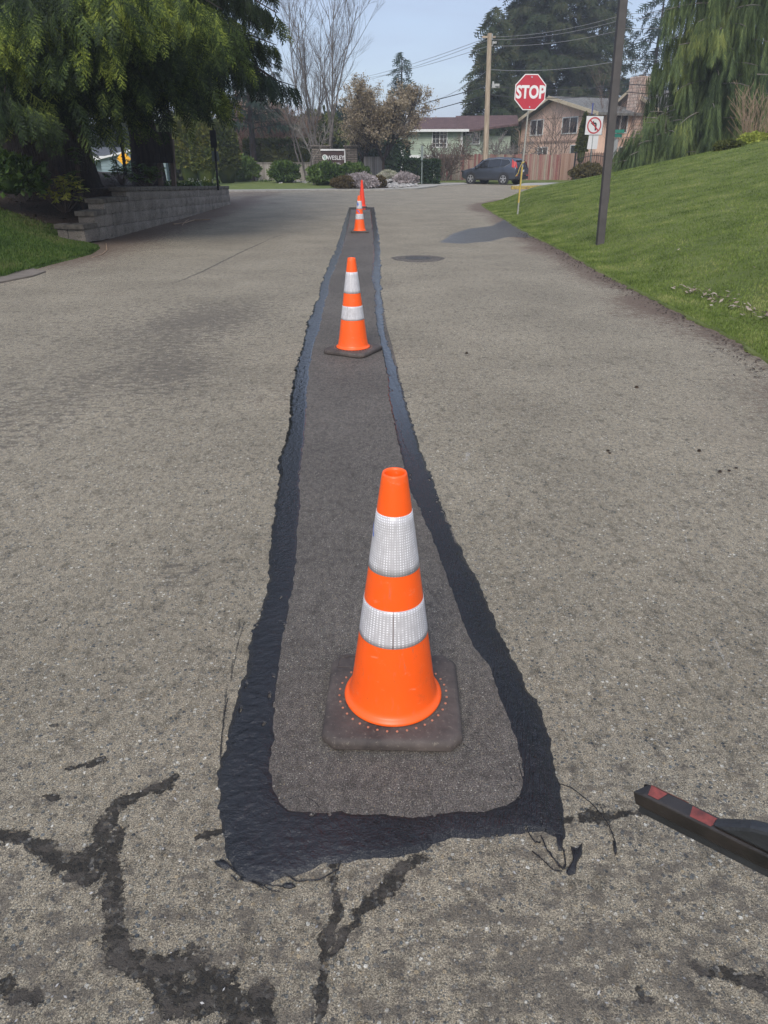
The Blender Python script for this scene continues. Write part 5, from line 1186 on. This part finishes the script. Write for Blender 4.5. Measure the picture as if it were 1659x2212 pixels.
# ---- name sign with stone pillars
d = 48.8; a = P(719, 385, d); a.z = 0; wsn = empty('name_sign', a, 0, 'dark brown WESLEY name sign between two low dark stone pillars', 'sign')
def rl(u, v): q = P(u, v, d)-a; return q.x, q.z
for (ua, ub, vt) in ((672, 712, 318), (744, 772, 318)):
    xa, zt_ = rl(ua, vt); xb, _ = rl(ub, vt); MB().box(((xa+xb)/2, .35, zt_/2-.0), (xb-xa, .6, zt_), top=.97).build('stone_pillar', M['ledge'], wsn, bevel=.02)
    MB().box(((xa+xb)/2, .35, zt_+.05), (xb-xa+.15, .75, .10)).build('pillar_cap', M['ledge'], wsn, bevel=.02)
xa, zt_ = rl(695, 325); xb, zb_ = rl(745, 365)
MB().box(((xa+xb)/2, -.02, (zt_+zb_)/2), (xb-xa, .12, zt_-zb_)).build('panel', M['brownsign'], wsn, Matrix and False)
MB().box(((xa+xb)/2-.02, -.03, zt_+.03), (xb-xa+.1, .2, .09)).build('frame_top', M['white'], wsn)
MB().box((xb+.02, -.03, (zt_+zb_)/2), (.06, .2, zt_-zb_)).build('frame_side', M['white'], wsn)
w_ = xb-xa
text_mesh('lettering', 'WESLEY', w_*.235, M['white'], wsn, (xa+w_*.605, -.09, zt_-.41), (R(90), 0, 0), .006, .004, .92)
text_mesh('small_lettering', 'LEA HILL', w_*.105, M['white'], wsn, (xa+w_*.62, -.09, zt_-.73), (R(90), 0, 0), .006, .002)
MB().box((xa+w_*.62, -.09, zt_-.89), (w_*.5, .012, .02)).build('small_line', M['white'], wsn)
lg = MB(); lg.cyl((xa+w_*.13, -.105, zt_-.38), (xa+w_*.13, -.085, zt_-.38), w_*.115, n=28); lg.build('logo_disc', M['white'], wsn)
lz = zt_-.38; lx = xa+w_*.13; rw = w_*.1
vv = MB()
for pts in ([(-.75,.55),(-.35,.75),(.05,-.85),(-.2,-.85)], [(-.1,.85),(.25,.85),(.6,-.55),(.35,-.75)]):
    vv.prism([(lx+x*rw, -.108, lz+z*rw) for x, z in pts], (0, .004, 0))
vv.build('logo_stripes', M['signteal'], wsn)
# ---- fences
def fence(name, label, A, B, h, m, cap=False, jag=.0, posts=True, seed=1, th=.05):
    A = Vector(A); B = Vector(B); L = (B-A).length; rz = math.atan2(B.y-A.y, B.x-A.x)
    t = empty(name, A, rz, label, 'fence'); b = MB(); rn = random.Random(seed); x = 0; w = .14
    while x < L:
        hh_ = h+rn.uniform(-jag, jag*.6); hy = rn.uniform(-.006, .006); b.box((x+w/2, hy, hh_/2), (w-.008, .02, hh_)); x += w
    b.build('boards', m, t)
    MB().box((L/2, .05, h*.8), (L, .04, .09)).build('rail', m, t); MB().box((L/2, .05, h*.2), (L, .04, .09)).build('rail', m, t)
    if cap: MB().box((L/2, 0, h+.03), (L, .14, .05)).build('cap_board', m, t)
    return t
def Gd(u, d): p = P(u, 345, d); return (p.x, d, 0)
fence('board_fence', 'peeling red and grey board fence behind the parked car', Gd(947, 55), Gd(1212, 55.8), 1.72, M['redfence'], jag=.05)
fence('board_fence', 'newer plain tan board fence continuing right of the peeling red one', Gd(1212, 55.6), Gd(1400, 52), 1.78, M['tanfence'], seed=3, jag=.01)
fence('board_fence', 'low weathered grey fence behind the verge left of the name sign', Gd(548, 55.0), Gd(672, 55.0), 1.15, M['greyfence'], cap=True)
fence('board_fence', 'short weathered grey fence panel with cap behind the pink heather', Gd(786, 52), Gd(826, 52), 1.5, M['greyfence'], cap=True)
fence('board_fence', 'short honey coloured board fence in front of the blue house', Gd(297, 44), Gd(338, 42), 1.25, M['newfence'])
fence('board_fence', 'dark green fence panel in front of the blue house', Gd(262, 46), Gd(297, 46), 1.35, M['greenfence'])
# wrought iron fence
A = P(1240, 365, 41); A.z = .4; B = P(1400, 365, 39); B.z = .4; L = (B-A).length
wi = empty('iron_fence', A, math.atan2(B.y-A.y, B.x-A.x), 'low black wrought iron fence with arched rails beyond the lawn', 'fence')
b = MB(); n = 34
def zr(x): return .95+.22*math.sin(math.pi*((x/L*1.8) % 1))
for i in range(n): x = L*i/n; b.cyl((x,0,0), (x,0,zr(x)+.13), .012, n=5); b.cyl((x,0,zr(x)+.13), (x,0,zr(x)+.2), .02, .002, n=5)
b.build('pickets', M['black'], wi)
b = MB(); b.tube([(L*i/40, 0, zr(L*i/40)) for i in range(41)], .018, 5); b.tube([(0,0,.15),(L,0,.15)], .018, 5); b.build('rail', M['black'], wi)
for x in (0, L*.556, L): MB().bar((x,0,0), (x,0,1.35), .07, .07).build('post', M['black'], wi)
# ---- utility pole and wires
dU = 51; a = P(1050, 348, dU); a.z = 0; top = P(1057, 72, dU)-a
up = empty('utility_pole', a, 0, 'tall weathered wooden utility pole behind the parked car', 'utility pole')
b = MB(); b.cyl((0,0,-.2), (top.x*.9, 0, top.z), .19, .135, 14); b.build('pole', M['pole'], up, smooth='auto')
def ru(u, v, dd=dU): return P(u, v, dd)-a
b = MB(); q = ru(1068, 92); b.box(q, (.25, .2, .12)); b.bar(ru(1060,102), q, .05, .05); q2 = ru(1062, 86); b.cyl(q2, q2+Vector((0,0,.3)), .06, n=8); b.build('bracket', M['steel'], up)
b = MB(); b.box(ru(1070,186)+Vector((0,-.1,0)), (.45, .25, .22)); b.box(ru(1065,184), (.1,.1,.4)); b.build('cable_box', M['steel'], up)
b = MB(); q = ru(1056,80); b.bar(q+Vector((-.4,0,0)), q+Vector((.4,0,0)), .09, .1); b.build('crossarm', M['pole'], up)
def wire(label, pts, r, m, group='overhead wires from the utility pole'):
    W = []
    for (ua, va, da), (ub, vb, db), sag in pts:
        A_ = P(ua, va, da); B_ = P(ub, vb, db)
        for t in np.linspace(0, 1, 14): p_ = A_.lerp(B_, t); p_.z -= sag*4*t*(1-t); W.append(p_)
    o = MB().tube(W, r, 4).build('overhead_wire', m); tag(o, label, 'wire', group)
for lab, vl, vp, vr, vr2, r, m_ in (('topmost thin bare wire crossing the sky through the pole top', (735,176), 80, (1352,30), (1700,-20), .014, 'alwire'),
        ('second thin bare wire just under the topmost one at the pole', (740,183), 86, (1352,40), (1700,-8), .014, 'alwire'),
        ('third bare wire, meeting the pole a little below its top', (760,160+12), 99, (1352,62), (1700,25), .014, 'alwire'),
        ('single pale wire meeting the pole halfway down', (930,218), 150, (1352,128), (1700,104), .015, 'alwire'),
        ('upper of the two thick black cables on the utility pole', (560,300), 185, (1352,181), (1700,178), .028, 'wire'),
        ('lower of the two thick black cables on the utility pole', (560,322), 204, (1352,199), (1700,190), .028, 'wire')):
    pts = [((vl[0], vl[1], 95 if vl[0] > 600 else 100), (1056, vp, dU), .3), ((1056, vp, dU), (vr[0], vr[1], 47), .25), ((vr[0], vr[1], 47), (vr2[0], vr2[1], 44), .2)]
    wire(lab, pts, r, M[m_])
# ---- buildings
def lbox(b, x0, x1, y0, y1, z0, z1): return b.box(((x0+x1)/2, (y0+y1)/2, (z0+z1)/2), (abs(x1-x0), abs(y1-y0), abs(z1-z0)))
def window(t, x, z, w, h, y=0.0, mull=1, grid_=0, side=None):
    """on plane y (facing -y) or on side wall x=side (facing +x)"""
    f = MB(); g_ = MB(); T = .07
    def bx(b, xa, xb, ya, yb, za, zb):
        if side is None: lbox(b, xa, xb, y+ya, y+yb, za, zb)
        else: lbox(b, side-ya, side-yb, xa, xb, za, zb)
    bx(f, x-w/2, x+w/2, -.06, .03, z+h/2-T, z+h/2); bx(f, x-w/2, x+w/2, -.06, .03, z-h/2, z-h/2+T)
    bx(f, x-w/2, x-w/2+T, -.057, .03, z-h/2+T, z+h/2-T); bx(f, x+w/2-T, x+w/2, -.057, .03, z-h/2+T, z+h/2-T)
    for k_ in range(mull): xx = x-w/2+w*(k_+1)/(mull+1); bx(f, xx-.03, xx+.03, -.054, .03, z-h/2+T, z+h/2-T)
    for k_ in range(grid_): zz = z-h/2+h*(k_+1)/(grid_+1); bx(f, x-w/2+T, x+w/2-T, -.048, .02, zz-.012, zz+.012)
    if grid_:
        for k_ in (.25, .75): xx = x-w/2+w*k_; bx(f, xx-.012, xx+.012, -.046, .02, z-h/2+T, z+h/2-T)
    fo = f.build('window', M['white_trim'], t); bx(g_, x-w/2+T*.9, x+w/2-T*.9, -.02, .01, z-h/2+T*.9, z+h/2-T*.9); g_.build('pane', M['glass'], fo)
# tan house : local frame origin at near corner; gable wall runs to -x; side wall runs to +y
def tan_house():
    dN = 58; Cn = P(1284, 345, dN); Cn.z = 0; Lf = P(1121, 345, dN+9.5); W = math.hypot(Cn.x-Lf.x, Lf.y-Cn.y); rz = math.atan2(Cn.y-Lf.y, Cn.x-Lf.x)
    t = empty('tan_house', Cn, rz, 'two storey tan pink sided house with a grey gabled roof and brick chimney', 'house')
    ze = P(1281, 246, dN).z; zp = ze+1.25; D = 9.5
    pk = -W*.56
    w_ = MB(); w_.prism([(-W,0,-.2),(0,0,-.2),(0,0,ze),(pk,0,zp),(-W,0,ze-.25)], (0, D, 0)); w_.build('wall', M['pinkwall'], t)
    ov = .55; r_ = MB(); s1 = (zp-ze)/(0-pk); s0 = (zp-(ze-.25))/(pk+W)
    r_.prism([(pk,-ov,zp+.03),(ov,-ov,ze-s1*ov+.03),(ov,-ov,ze-s1*ov+.20),(pk,-ov,zp+.20)], (0, D+2*ov, 0)); r_.prism([(pk-.002,-ov,zp+.20),(-W-ov,-ov,ze-.25-s0*ov+.20),(-W-ov,-ov,ze-.25-s0*ov+.03),(pk-.002,-ov,zp+.03)], (0, D+2*ov, 0)); r_.build('roof', M['roofgrey'], t)
    f_ = MB(); f_.prism([(pk,-ov-.04,zp+.22),(ov+.02,-ov-.04,ze-s1*ov+.22),(ov+.02,-ov-.04,ze-s1*ov-.02),(pk,-ov-.04,zp-.02)], (0,.03,0)); f_.prism([(pk-.002,-ov-.04,zp-.02),(-W-ov,-ov-.04,ze-.25-s0*ov-.02),(-W-ov,-ov-.04,ze-.25-s0*ov+.22),(pk-.002,-ov-.04,zp+.22)], (0,.03,0))
    f_.build('barge_board', M['cream2'], t)
    lbox(MB(), -W-.02, .02, -.03, .02, 2.55, 2.72).build('belt_board', M['pinktrim'], t)
    lbox(MB(), -W, 0, -.012, .01, ze-.08, ze-.02).build('upper_trim', M['pinktrim'], t)
    zc_ = ze-.6
    window(t, -W*.77, zc_, 1.9, 1.15); window(t, -W*.335, zc_+.0, 2.0, 1.15)
    window(t, -W*.66, 1.85, 1.4, .9); window(t, -W*.22, 1.95, 1.6, .9)
    window(t, -W*.42, .9, .01+.9, .5) if False else None
    window(t, 1.9, zc_, 1.3, 1.2, side=0.0); window(t, 2.6, 1.8, 1.2, .9, side=0.0)
    MB().tube([(-W-.35,-.4,ze-.55),(-W-.1,-.12,ze-.8),(-W-.06,-.08,ze-1.2),(-W-.06,-.08,0)], .05, 6).build('downpipe', M['pinktrim'], t)
    # garage-like lean-to at left front, low roof
    # wing
    q0 = Cn; off = P(1350, 345, 62)-Cn; cr, sr_ = math.cos(-rz), math.sin(-rz); ox = off.x*cr-off.y*sr_; oy = off.x*sr_+off.y*cr
    L2 = 7.2; x0 = ox-1.2; x1 = x0+L2; y0 = oy-1.0; px = x0+L2*.36; z2 = ze+.15; zp2 = z2+1.35
    w2 = MB(); w2.prism([(x0,y0,-.2),(x1,y0,-.2),(x1,y0,z2-.6),(px,y0,zp2),(x0,y0,z2-.0)], (0, 9, 0)); w2.build('wing_wall', M['pinkwall'], t)
    s2 = (zp2-z2)/(px-x0); s3 = (zp2-(z2-.6))/(x1-px); r2 = MB()
    r2.prism([(px,y0-ov,zp2+.03),(x1+ov,y0-ov,z2-.6-s3*ov+.03),(x1+ov,y0-ov,z2-.6-s3*ov+.2),(px,y0-ov,zp2+.2)], (0,9.6,0)); r2.prism([(px-.002,y0-ov,zp2+.2),(x0-ov,y0-ov,z2-s2*ov+.2),(x0-ov,y0-ov,z2-s2*ov+.03),(px-.002,y0-ov,zp2+.03)], (0,9.6,0)); r2.build('wing_roof', M['roofgrey'], t)
    f2 = MB(); f2.prism([(px,y0-ov-.03,zp2+.22),(x1+ov,y0-ov-.03,z2-.6-s3*ov+.22),(x1+ov,y0-ov-.03,z2-.6-s3*ov),(px,y0-ov-.03,zp2)], (0,.03,0)); f2.prism([(px-.002,y0-ov-.03,zp2),(x0-ov,y0-ov-.03,z2-s2*ov),(x0-ov,y0-ov-.03,z2-s2*ov+.22),(px-.002,y0-ov-.03,zp2+.22)], (0,.03,0)); f2.build('barge_board', M['cream2'], t)
    cxm = px+.75; ch = MB(); ch.box((cxm, y0-.35, (zp2+.9)/2), (1.15, .9, zp2+.9)); ch.build('chimney', M['chim'], t, bevel=.02)
    ch = MB(); ch.prism([(cxm-1.9,y0-.42,-.2),(cxm+1.0,y0-.42,-.2),(cxm+1.0,y0-.42,2.9),(cxm+.58,y0-.42,3.3),(cxm-.58,y0-.42,3.6),(cxm-1.3,y0-.42,2.3),(cxm-1.9,y0-.42,1.7)], (0,.42,0)); ch.build('chimney_shoulder', M['chim'], t)
    lbox(MB(), px-.9, px-.4, y0-.03, y0+.02, zp2-1.0, zp2-.55).build('gable_vent', M['pinktrim'], t)
M['cream2'] = mat('cream_barge', (.50,.42,.29), .7, .12, 6); M['pinktrim'] = mat('tan_trim', (.36,.24,.18), .7, .15, 6)
tan_house()
def green_house():
    dN = 64; Cn = P(997, 345, dN); Cn.z = 0; t = empty('green_house', Cn, R(-6), 'two storey sage green lap sided house with a maroon shingle roof', 'house')
    ze = P(997, 283, dN).z; W = Cn.x-P(862, 345, dN).x; D = 8; zp = ze+1.15
    b = MB(); lbox(b, -W, 0, 0, D, 1.6, ze); b.build('upper_wall', M['greenwall'], t); b = MB(); lbox(b, -W+.02, -.02, .02, D, -.2, 1.6); b.build('lower_wall', M['cream'], t)
    b = MB(); b.prism([(-.3,1.0,-.2),(3.9,1.9,-.2),(3.9,1.9,ze-.3),(-.3,1.0,ze-.3)], (0,5,0)); b.build('side_wing', M['greenwall'], t)
    b = MB(); ov = .5
    b.prism([(-W-ov,-ov,ze),(ov,-ov,ze),(ov,-ov,ze+.15),(-W-ov,-ov,ze+.15)], (0,.02,0))
    v = [(-W-ov,-ov,ze+.02),(ov,-ov,ze+.02),(ov-1.0,D*.5,zp),(-W-ov+1.6,D*.5,zp),(-W-ov,D+ov,ze+.02),(ov,D+ov,ze+.02)]
    b.add(v, [(0,1,2,3),(1,5,2),(4,0,3),(5,4,3,2),(0,4,5,1)]); b.build('roof', M['roofred'], t)
    b = MB(); v = [(ov-.4,-.1,ze+.02),(4.4,1.2,ze+.55),(4.4,3.5,zp+.1),(ov-1.2,D*.5,zp+.1),(ov-.4,-.1,ze-.12),(4.4,1.2,ze+.41)]; b.add(v, [(0,1,2,3),(0,4,5,1)]); b.build('wing_roof', M['roofred'], t)
    lbox(MB(), -W-ov, ov, -ov-.06, -ov, ze-.06, ze+.12).build('gutter', M['white_trim'], t)
    lbox(MB(), -.14, .03, -.05, .1, -.1, ze).build('corner_board', M['white_trim'], t); lbox(MB(), -W, 0, -.05, .03, 1.5, 1.72).build('belt_board', M['white_trim'], t); lbox(MB(), -W*.98, -W*.95, -.04, .03, 0, ze).build('corner_board', M['white_trim'], t)
    zw = P(950, 300, dN).z; window(t, P(950, 300, dN).x-Cn.x, zw, 1.25, 1.25, grid_=3)
    window(t, P(1021, 297, dN).x-Cn.x, zw+.1, 1.2, .95, y=1.25, grid_=3)
    window(t, P(890, 350, dN).x-Cn.x, .85, 1.3, .8)
    MB().cyl((-4.6, 2.2, ze+.7), (-4.6, 2.2, ze+1.7), .10, n=10).build('vent_pipe', M['white_trim'], t)
green_house()
def blue_house():
    dN = 50; Cn = P(330, 345, dN); Cn.z = 0; t = empty('blue_house', Cn, R(10), 'low blue grey bungalow with a dark roof glimpsed under the cedar', 'house')
    ze = P(280, 341, dN).z+.0; W = 8.5; D = 6
    b = MB(); lbox(b, -W, 0, 0, D, -.2, ze); b.build('wall', M['bluewall'], t)
    zp = P(240, 317, dN).z; b = MB(); b.prism([(-W-.5,-.6,ze),(-W-.5,D/2,zp),(-W-.5,D+.6,ze)], (W+1.1,0,0)); b.build('roof', M['roofdark'], t)
    b = MB(); b.prism([(-2.9,-1.6,ze-.05),(-1.0,-1.6,zp-.35),(.9,-1.6,ze-.05)], (0,3,0)); b.build('gable', M['bluewall'], t)
    b = MB(); b.bar((-3.2,-1.68,ze-.1),(-1.0,-1.68,zp-.22),.1,.16, up=(0,1,0)); b.bar((-1.0,-1.68,zp-.22),(1.2,-1.68,ze-.1),.1,.16, up=(0,1,0)); b.build('barge_board', M['white_trim'], t)
    b = MB(); lbox(b, -2.9, .9, -1.55, 0, -.2, ze-.05); b.build('front_wall', M['bluewall'], t)
    window(t, P(300, 350, dN-1.5).x-Cn.x, ze-.95, 1.35, 1.15, y=-1.56); lbox(MB(), -W-.5, .6, -.66, -.6, ze-.1, ze+.1).build('gutter', M['white_trim'], t)
blue_house()
# small roof beyond crest at right
a = P(1585, 318, 40); sh = empty('garden_shelter', (a.x, a.y, 0), R(12), 'small grey roofed gable shelter beyond the crest of the right lawn', 'shelter')
ht = P(1578, 289, 40).z; he = P(1600, 305, 40).z
b = MB(); b.prism([(-.9,-.5,he-.1),(0,-.5,ht),(.9,-.5,he-.1),(.8,-.5,he-.22),(0,-.5,ht-.16),(-.8,-.5,he-.22)], (0,.08,0)); b.build('barge_board', M['cream2'], sh)
b = MB(); b.prism([(-1.0,-.42,he-.1),(0,-.42,ht+.05),(1.0,-.42,he-.1)], (0,3,0)); b.add([(0,.5,ht),(2.6,1.2,he+.0),(2.6,3,he),(0,3,ht),(0,-.2,he-.2),(2.6,-.2,he-.25)], [(0,1,2,3),(0,4,5,1)]); b.build('roof', M['roofgrey'], sh)
b = MB(); lbox(b, -.9, 2.6, -.3, 3, 0, he-.15); b.build('wall', M['greyfence2'] if 'greyfence2' in M else M['concrete'], sh)

# ---- parked car
def car():
    c = G(1068, 399); t = empty('parked_car', (c.x+.1, c.y+1.2, 0), 0, 'dark grey compact SUV seen from its rear quarter in front of the red fence', 'car')
    st = [(-2.24,.46,.78,.80,.80,.78),(-2.20,.34,.98,1.02,.88,.80),(-2.05,.30,1.06,1.36,.90,.70),(-1.85,.28,1.08,1.58,.91,.65),(-1.45,.27,1.07,1.655,.915,.63),(-.6,.26,1.04,1.68,.915,.62),(.15,.26,1.02,1.645,.915,.61),(.6,.26,1.0,1.50,.915,.62),(1.0,.26,.99,1.22,.91,.66),(1.25,.27,.98,1.03,.90,.70),(1.6,.28,.93,.98,.89,.70),(1.95,.30,.86,.90,.86,.66),(2.18,.36,.74,.77,.76,.6),(2.26,.46,.60,.62,.62,.5)]
    def ring(s_):
        x, zb, zl, zt, w, wr = s_; zm = (zb+zl)/2
        half = [(w*.80, zb), (w*.97, zb+.07), (w, zm), (w*.995, zl-.08), (w*.96, zl), (wr+(w*.96-wr)*.12, zl+(zt-zl)*.88), (wr*.86, zt), (wr*.4, zt+.015)]
        return [(x, y, z) for y, z in half]+[(x, -y, z) for y, z in half[::-1]]
    vs = []; n = 16
    for s_ in st: vs += ring(s_)
    fs = [(j*n+i, j*n+(i+1) % n, (j+1)*n+(i+1) % n, (j+1)*n+i) for j in range(len(st)-1) for i in range(n)]+[tuple(range(n)), tuple(range((len(st)-1)*n, len(st)*n))[::-1]]
    bo = MB().add(vs, fs).build('body', M['carpaint'], t, smooth='auto')
    def sf(x, f, o=.008, s_=1):
        k = [a[0] for a in st]; zl = np.interp(x, k, [a[2] for a in st]); zt = np.interp(x, k, [a[3] for a in st]); w = np.interp(x, k, [a[4] for a in st]); wr = np.interp(x, k, [a[5] for a in st])
        y = w*.96+((wr+(w*.96-wr)*.12)-w*.96)*(f/.88); return (x, s_*(y+o), zl+(zt-zl)*f)
    for s_ in (1, -1):
        for pts in ([(-.0,.06),(-.0,.84),(.40,.84),(.62,.74),(1.04,.10),(1.04,.06)], [(-.95,.06),(-.95,.84),(-.06,.84),(-.06,.06)], [(-1.72,.50),(-1.55,.80),(-1.0,.84),(-1.0,.06),(-1.35,.10)]):
            b = MB(); P_ = [sf(x, f, .010, s_) for x, f in pts]; b.add(P_, [tuple(range(len(P_)))]); b.build('side_window', M['carglass'], t, fix=False)
        b = MB(); b.tube([sf(x, f, .014, s_) for x, f in ((1.06,.05),(.5,.03),(-.5,.03),(-1.35,.06),(-1.76,.50),(-1.56,.84),(-.6,.88),(.38,.88))], .012, 4); b.build('window_trim', M['chrome'], t)
        for (x, z) in ((-.25,.90),(-1.2,.92)): MB().box((x, s_*.925, z), (.18,.03,.03)).build('door_handle', M['carpaint'], t, bevel=.006)
        b = MB(); b.box((.85, s_*1.0, 1.08), (.13,.2,.13)); b.build('mirror', M['carpaint'], t, bevel=.02)
        b = MB(); b.box((0, s_*.905, .34), (2.0, .05, .13)); b.build('sill_trim', M['plastic'], t, bevel=.01)
        for x in (-1.32, 1.32):
            b = MB(); n_ = 16; b.lathe([(.30,-.02),(.42,-.02),(.42,.01),(.30,.01)], 24); b.v = [(x+p[0], s_*(.905+p[2]), .37+p[1]) for p in b.v]; b.build('wheel_arch', M['plastic'], t)
            w = MB(); w.cyl((x, s_*.70, .345), (x, s_*.925, .345), .345, n=28); wo = w.build('wheel', M['tyre'], t, bevel=.02)
            rm = MB(); rm.lathe([(.225,-.0),(.24,0),(.24,.02),(.215,.02)], 24)
            rm.v = [(x+p[0], s_*(.925+p[2]), .345+p[1]) for p in rm.v]
            for k_ in range(5):
                a_ = 2*math.pi*k_/5+.3; rm.bar((x, s_*.935, .345), (x+math.cos(a_)*.23, s_*.935, .345+math.sin(a_)*.23), .07, .02, up=(math.sin(a_)*0, s_, 0))
            rm.build('rim', M['rim'], wo)
        b = MB(); b.add([sf(-2.08,.0,.016,s_), sf(-1.90,.05,.016,s_), sf(-1.78,.98,.016,s_), sf(-1.93,.90,.016,s_), (-2.12, s_*.66, 1.40), (-2.24, s_*.70, 1.03)], [(0,1,2,3),(0,3,4,5)]); b.build('tail_light', M['tail'], t, fix=False)
        b = MB(); b.box((2.10, s_*.68, .80), (.25,.26,.12), Matrix.Rotation(R(-25*s_), 3, 'Z')); b.build('headlight', M['glass'], t, bevel=.02)
        b = MB(); b.box((-2.215, s_*.68, .58), (.06,.22,.06)); b.build('reflector', M['tail'], t)
    b = MB(); b.add([(-2.10,-.60,1.06),(-2.10,.60,1.06),(-1.955,.56,1.50),(-1.955,-.56,1.50)], [(0,1,2,3)]); b.v = [(x-.045, y, z) for x, y, z in b.v]; b.build('rear_window', M['carglass'], t, fix=False)
    b = MB(); b.add([(1.06,-.66,1.04),(1.06,.66,1.04),(.58,.58,1.50),(.58,-.58,1.50)], [(0,1,2,3)]); b.v = [(x+.05, y, z+.03) for x, y, z in b.v]; b.build('windscreen', M['carglass'], t, fix=False)
    MB().box((-2.24,0,.45), (.12,1.5,.2)).build('bumper', M['plastic'], t, bevel=.03)
    MB().box((-2.245,0,.86), (.02,.42,.14)).build('number_plate', M['plate'], t); MB().box((-2.24,0,.98), (.03,.6,.05)).build('tailgate_trim', M['chrome'], t)
    t.rotation_euler.z = R(180-40); t.scale = (.90,)*3
car()
# ---- thin spring haze filling the place
hzb = MB(); hzb.box((0, 50, 15.5), (180, 130, 35)); hm = bpy.data.materials.new('haze'); hm.use_nodes = True; hnt = hm.node_tree
for n_ in list(hnt.nodes):
    if n_.type == 'BSDF_PRINCIPLED': hnt.nodes.remove(n_)
pv_ = nd(hnt, 'ShaderNodeVolumePrincipled', {'Color': (.80, .86, .95, 1), 'Density': HAZE}); hnt.links.new(pv_.outputs[0], hnt.nodes['Material Output'].inputs['Volume'])
tag(hzb.build('haze', hm), kind='stuff')['label'] = 'thin pale haze in the air softening the far trees'
# ================================================================ world, light, camera
w = bpy.data.worlds.new('World'); SC.world = w; w.use_nodes = True; nt = w.node_tree; bg = nt.nodes['Background']
SUN_EL = 42; SUN_AZ = -170   # degrees from +Y, clockwise seen from above
sky = nt.nodes.new('ShaderNodeTexSky'); sky.sky_type = 'NISHITA'; sky.sun_disc = False; sky.sun_elevation = R(SUN_EL); sky.sun_rotation = R(SUN_AZ)
sky.air_density = 1.0; sky.dust_density = 2.5; sky.ozone_density = 1.5
tc = nt.nodes.new('ShaderNodeTexCoord').outputs['Generated']
mp = nd(nt, 'ShaderNodeMapping', {0: tc, 3: (1.0, 1.6, 5.0)}); n1 = noise(nt, mp.outputs[0], 1.6, 6, .6)
f = mrange(nt, n1, .28, .72, SKY_LO, SKY_HI)
zz = mrange(nt, nd(nt, 'ShaderNodeSeparateXYZ', {0: tc}).outputs[2], .25, .75, 1.0, 1.6)
col = mixc(nt, f, sky.outputs[0], mixc(nt, 1.0, SKY_CLOUD, nd(nt, 'ShaderNodeCombineColor', {0: zz, 1: zz, 2: zz}).outputs[0], 'MULTIPLY'))
nt.links.new(col, bg.inputs[0]); bg.inputs[1].default_value = .135
sun = bpy.data.lights.new('sun', 'SUN'); sun.energy = SUN_E; sun.angle = R(24); sun.color = (1.0, .95, .88)
so_ = bpy.data.objects.new('sun', sun); COL.objects.link(so_)
az = R(SUN_AZ); dv = Vector((math.sin(az)*math.cos(R(SUN_EL)), math.cos(az)*math.cos(R(SUN_EL)), math.sin(R(SUN_EL))))
so_.rotation_euler = (-dv).to_track_quat('-Z', 'Y').to_euler()
cam = bpy.data.cameras.new('camera'); cam.sensor_fit = 'HORIZONTAL'; cam.sensor_width = 36; cam.lens = F/1659*36; cam.clip_start = .05; cam.clip_end = 3000
co_ = bpy.data.objects.new('camera', cam); COL.objects.link(co_); co_.location = (0, 0, H); co_.rotation_euler = (R(90)-TH, 0, 0); SC.camera = co_
SC.render.resolution_x = 768; SC.render.resolution_y = 1024
SC.view_settings.view_transform = 'Standard'; SC.view_settings.look = 'None'; SC.view_settings.gamma = 1; SC.view_settings.exposure = EXPO
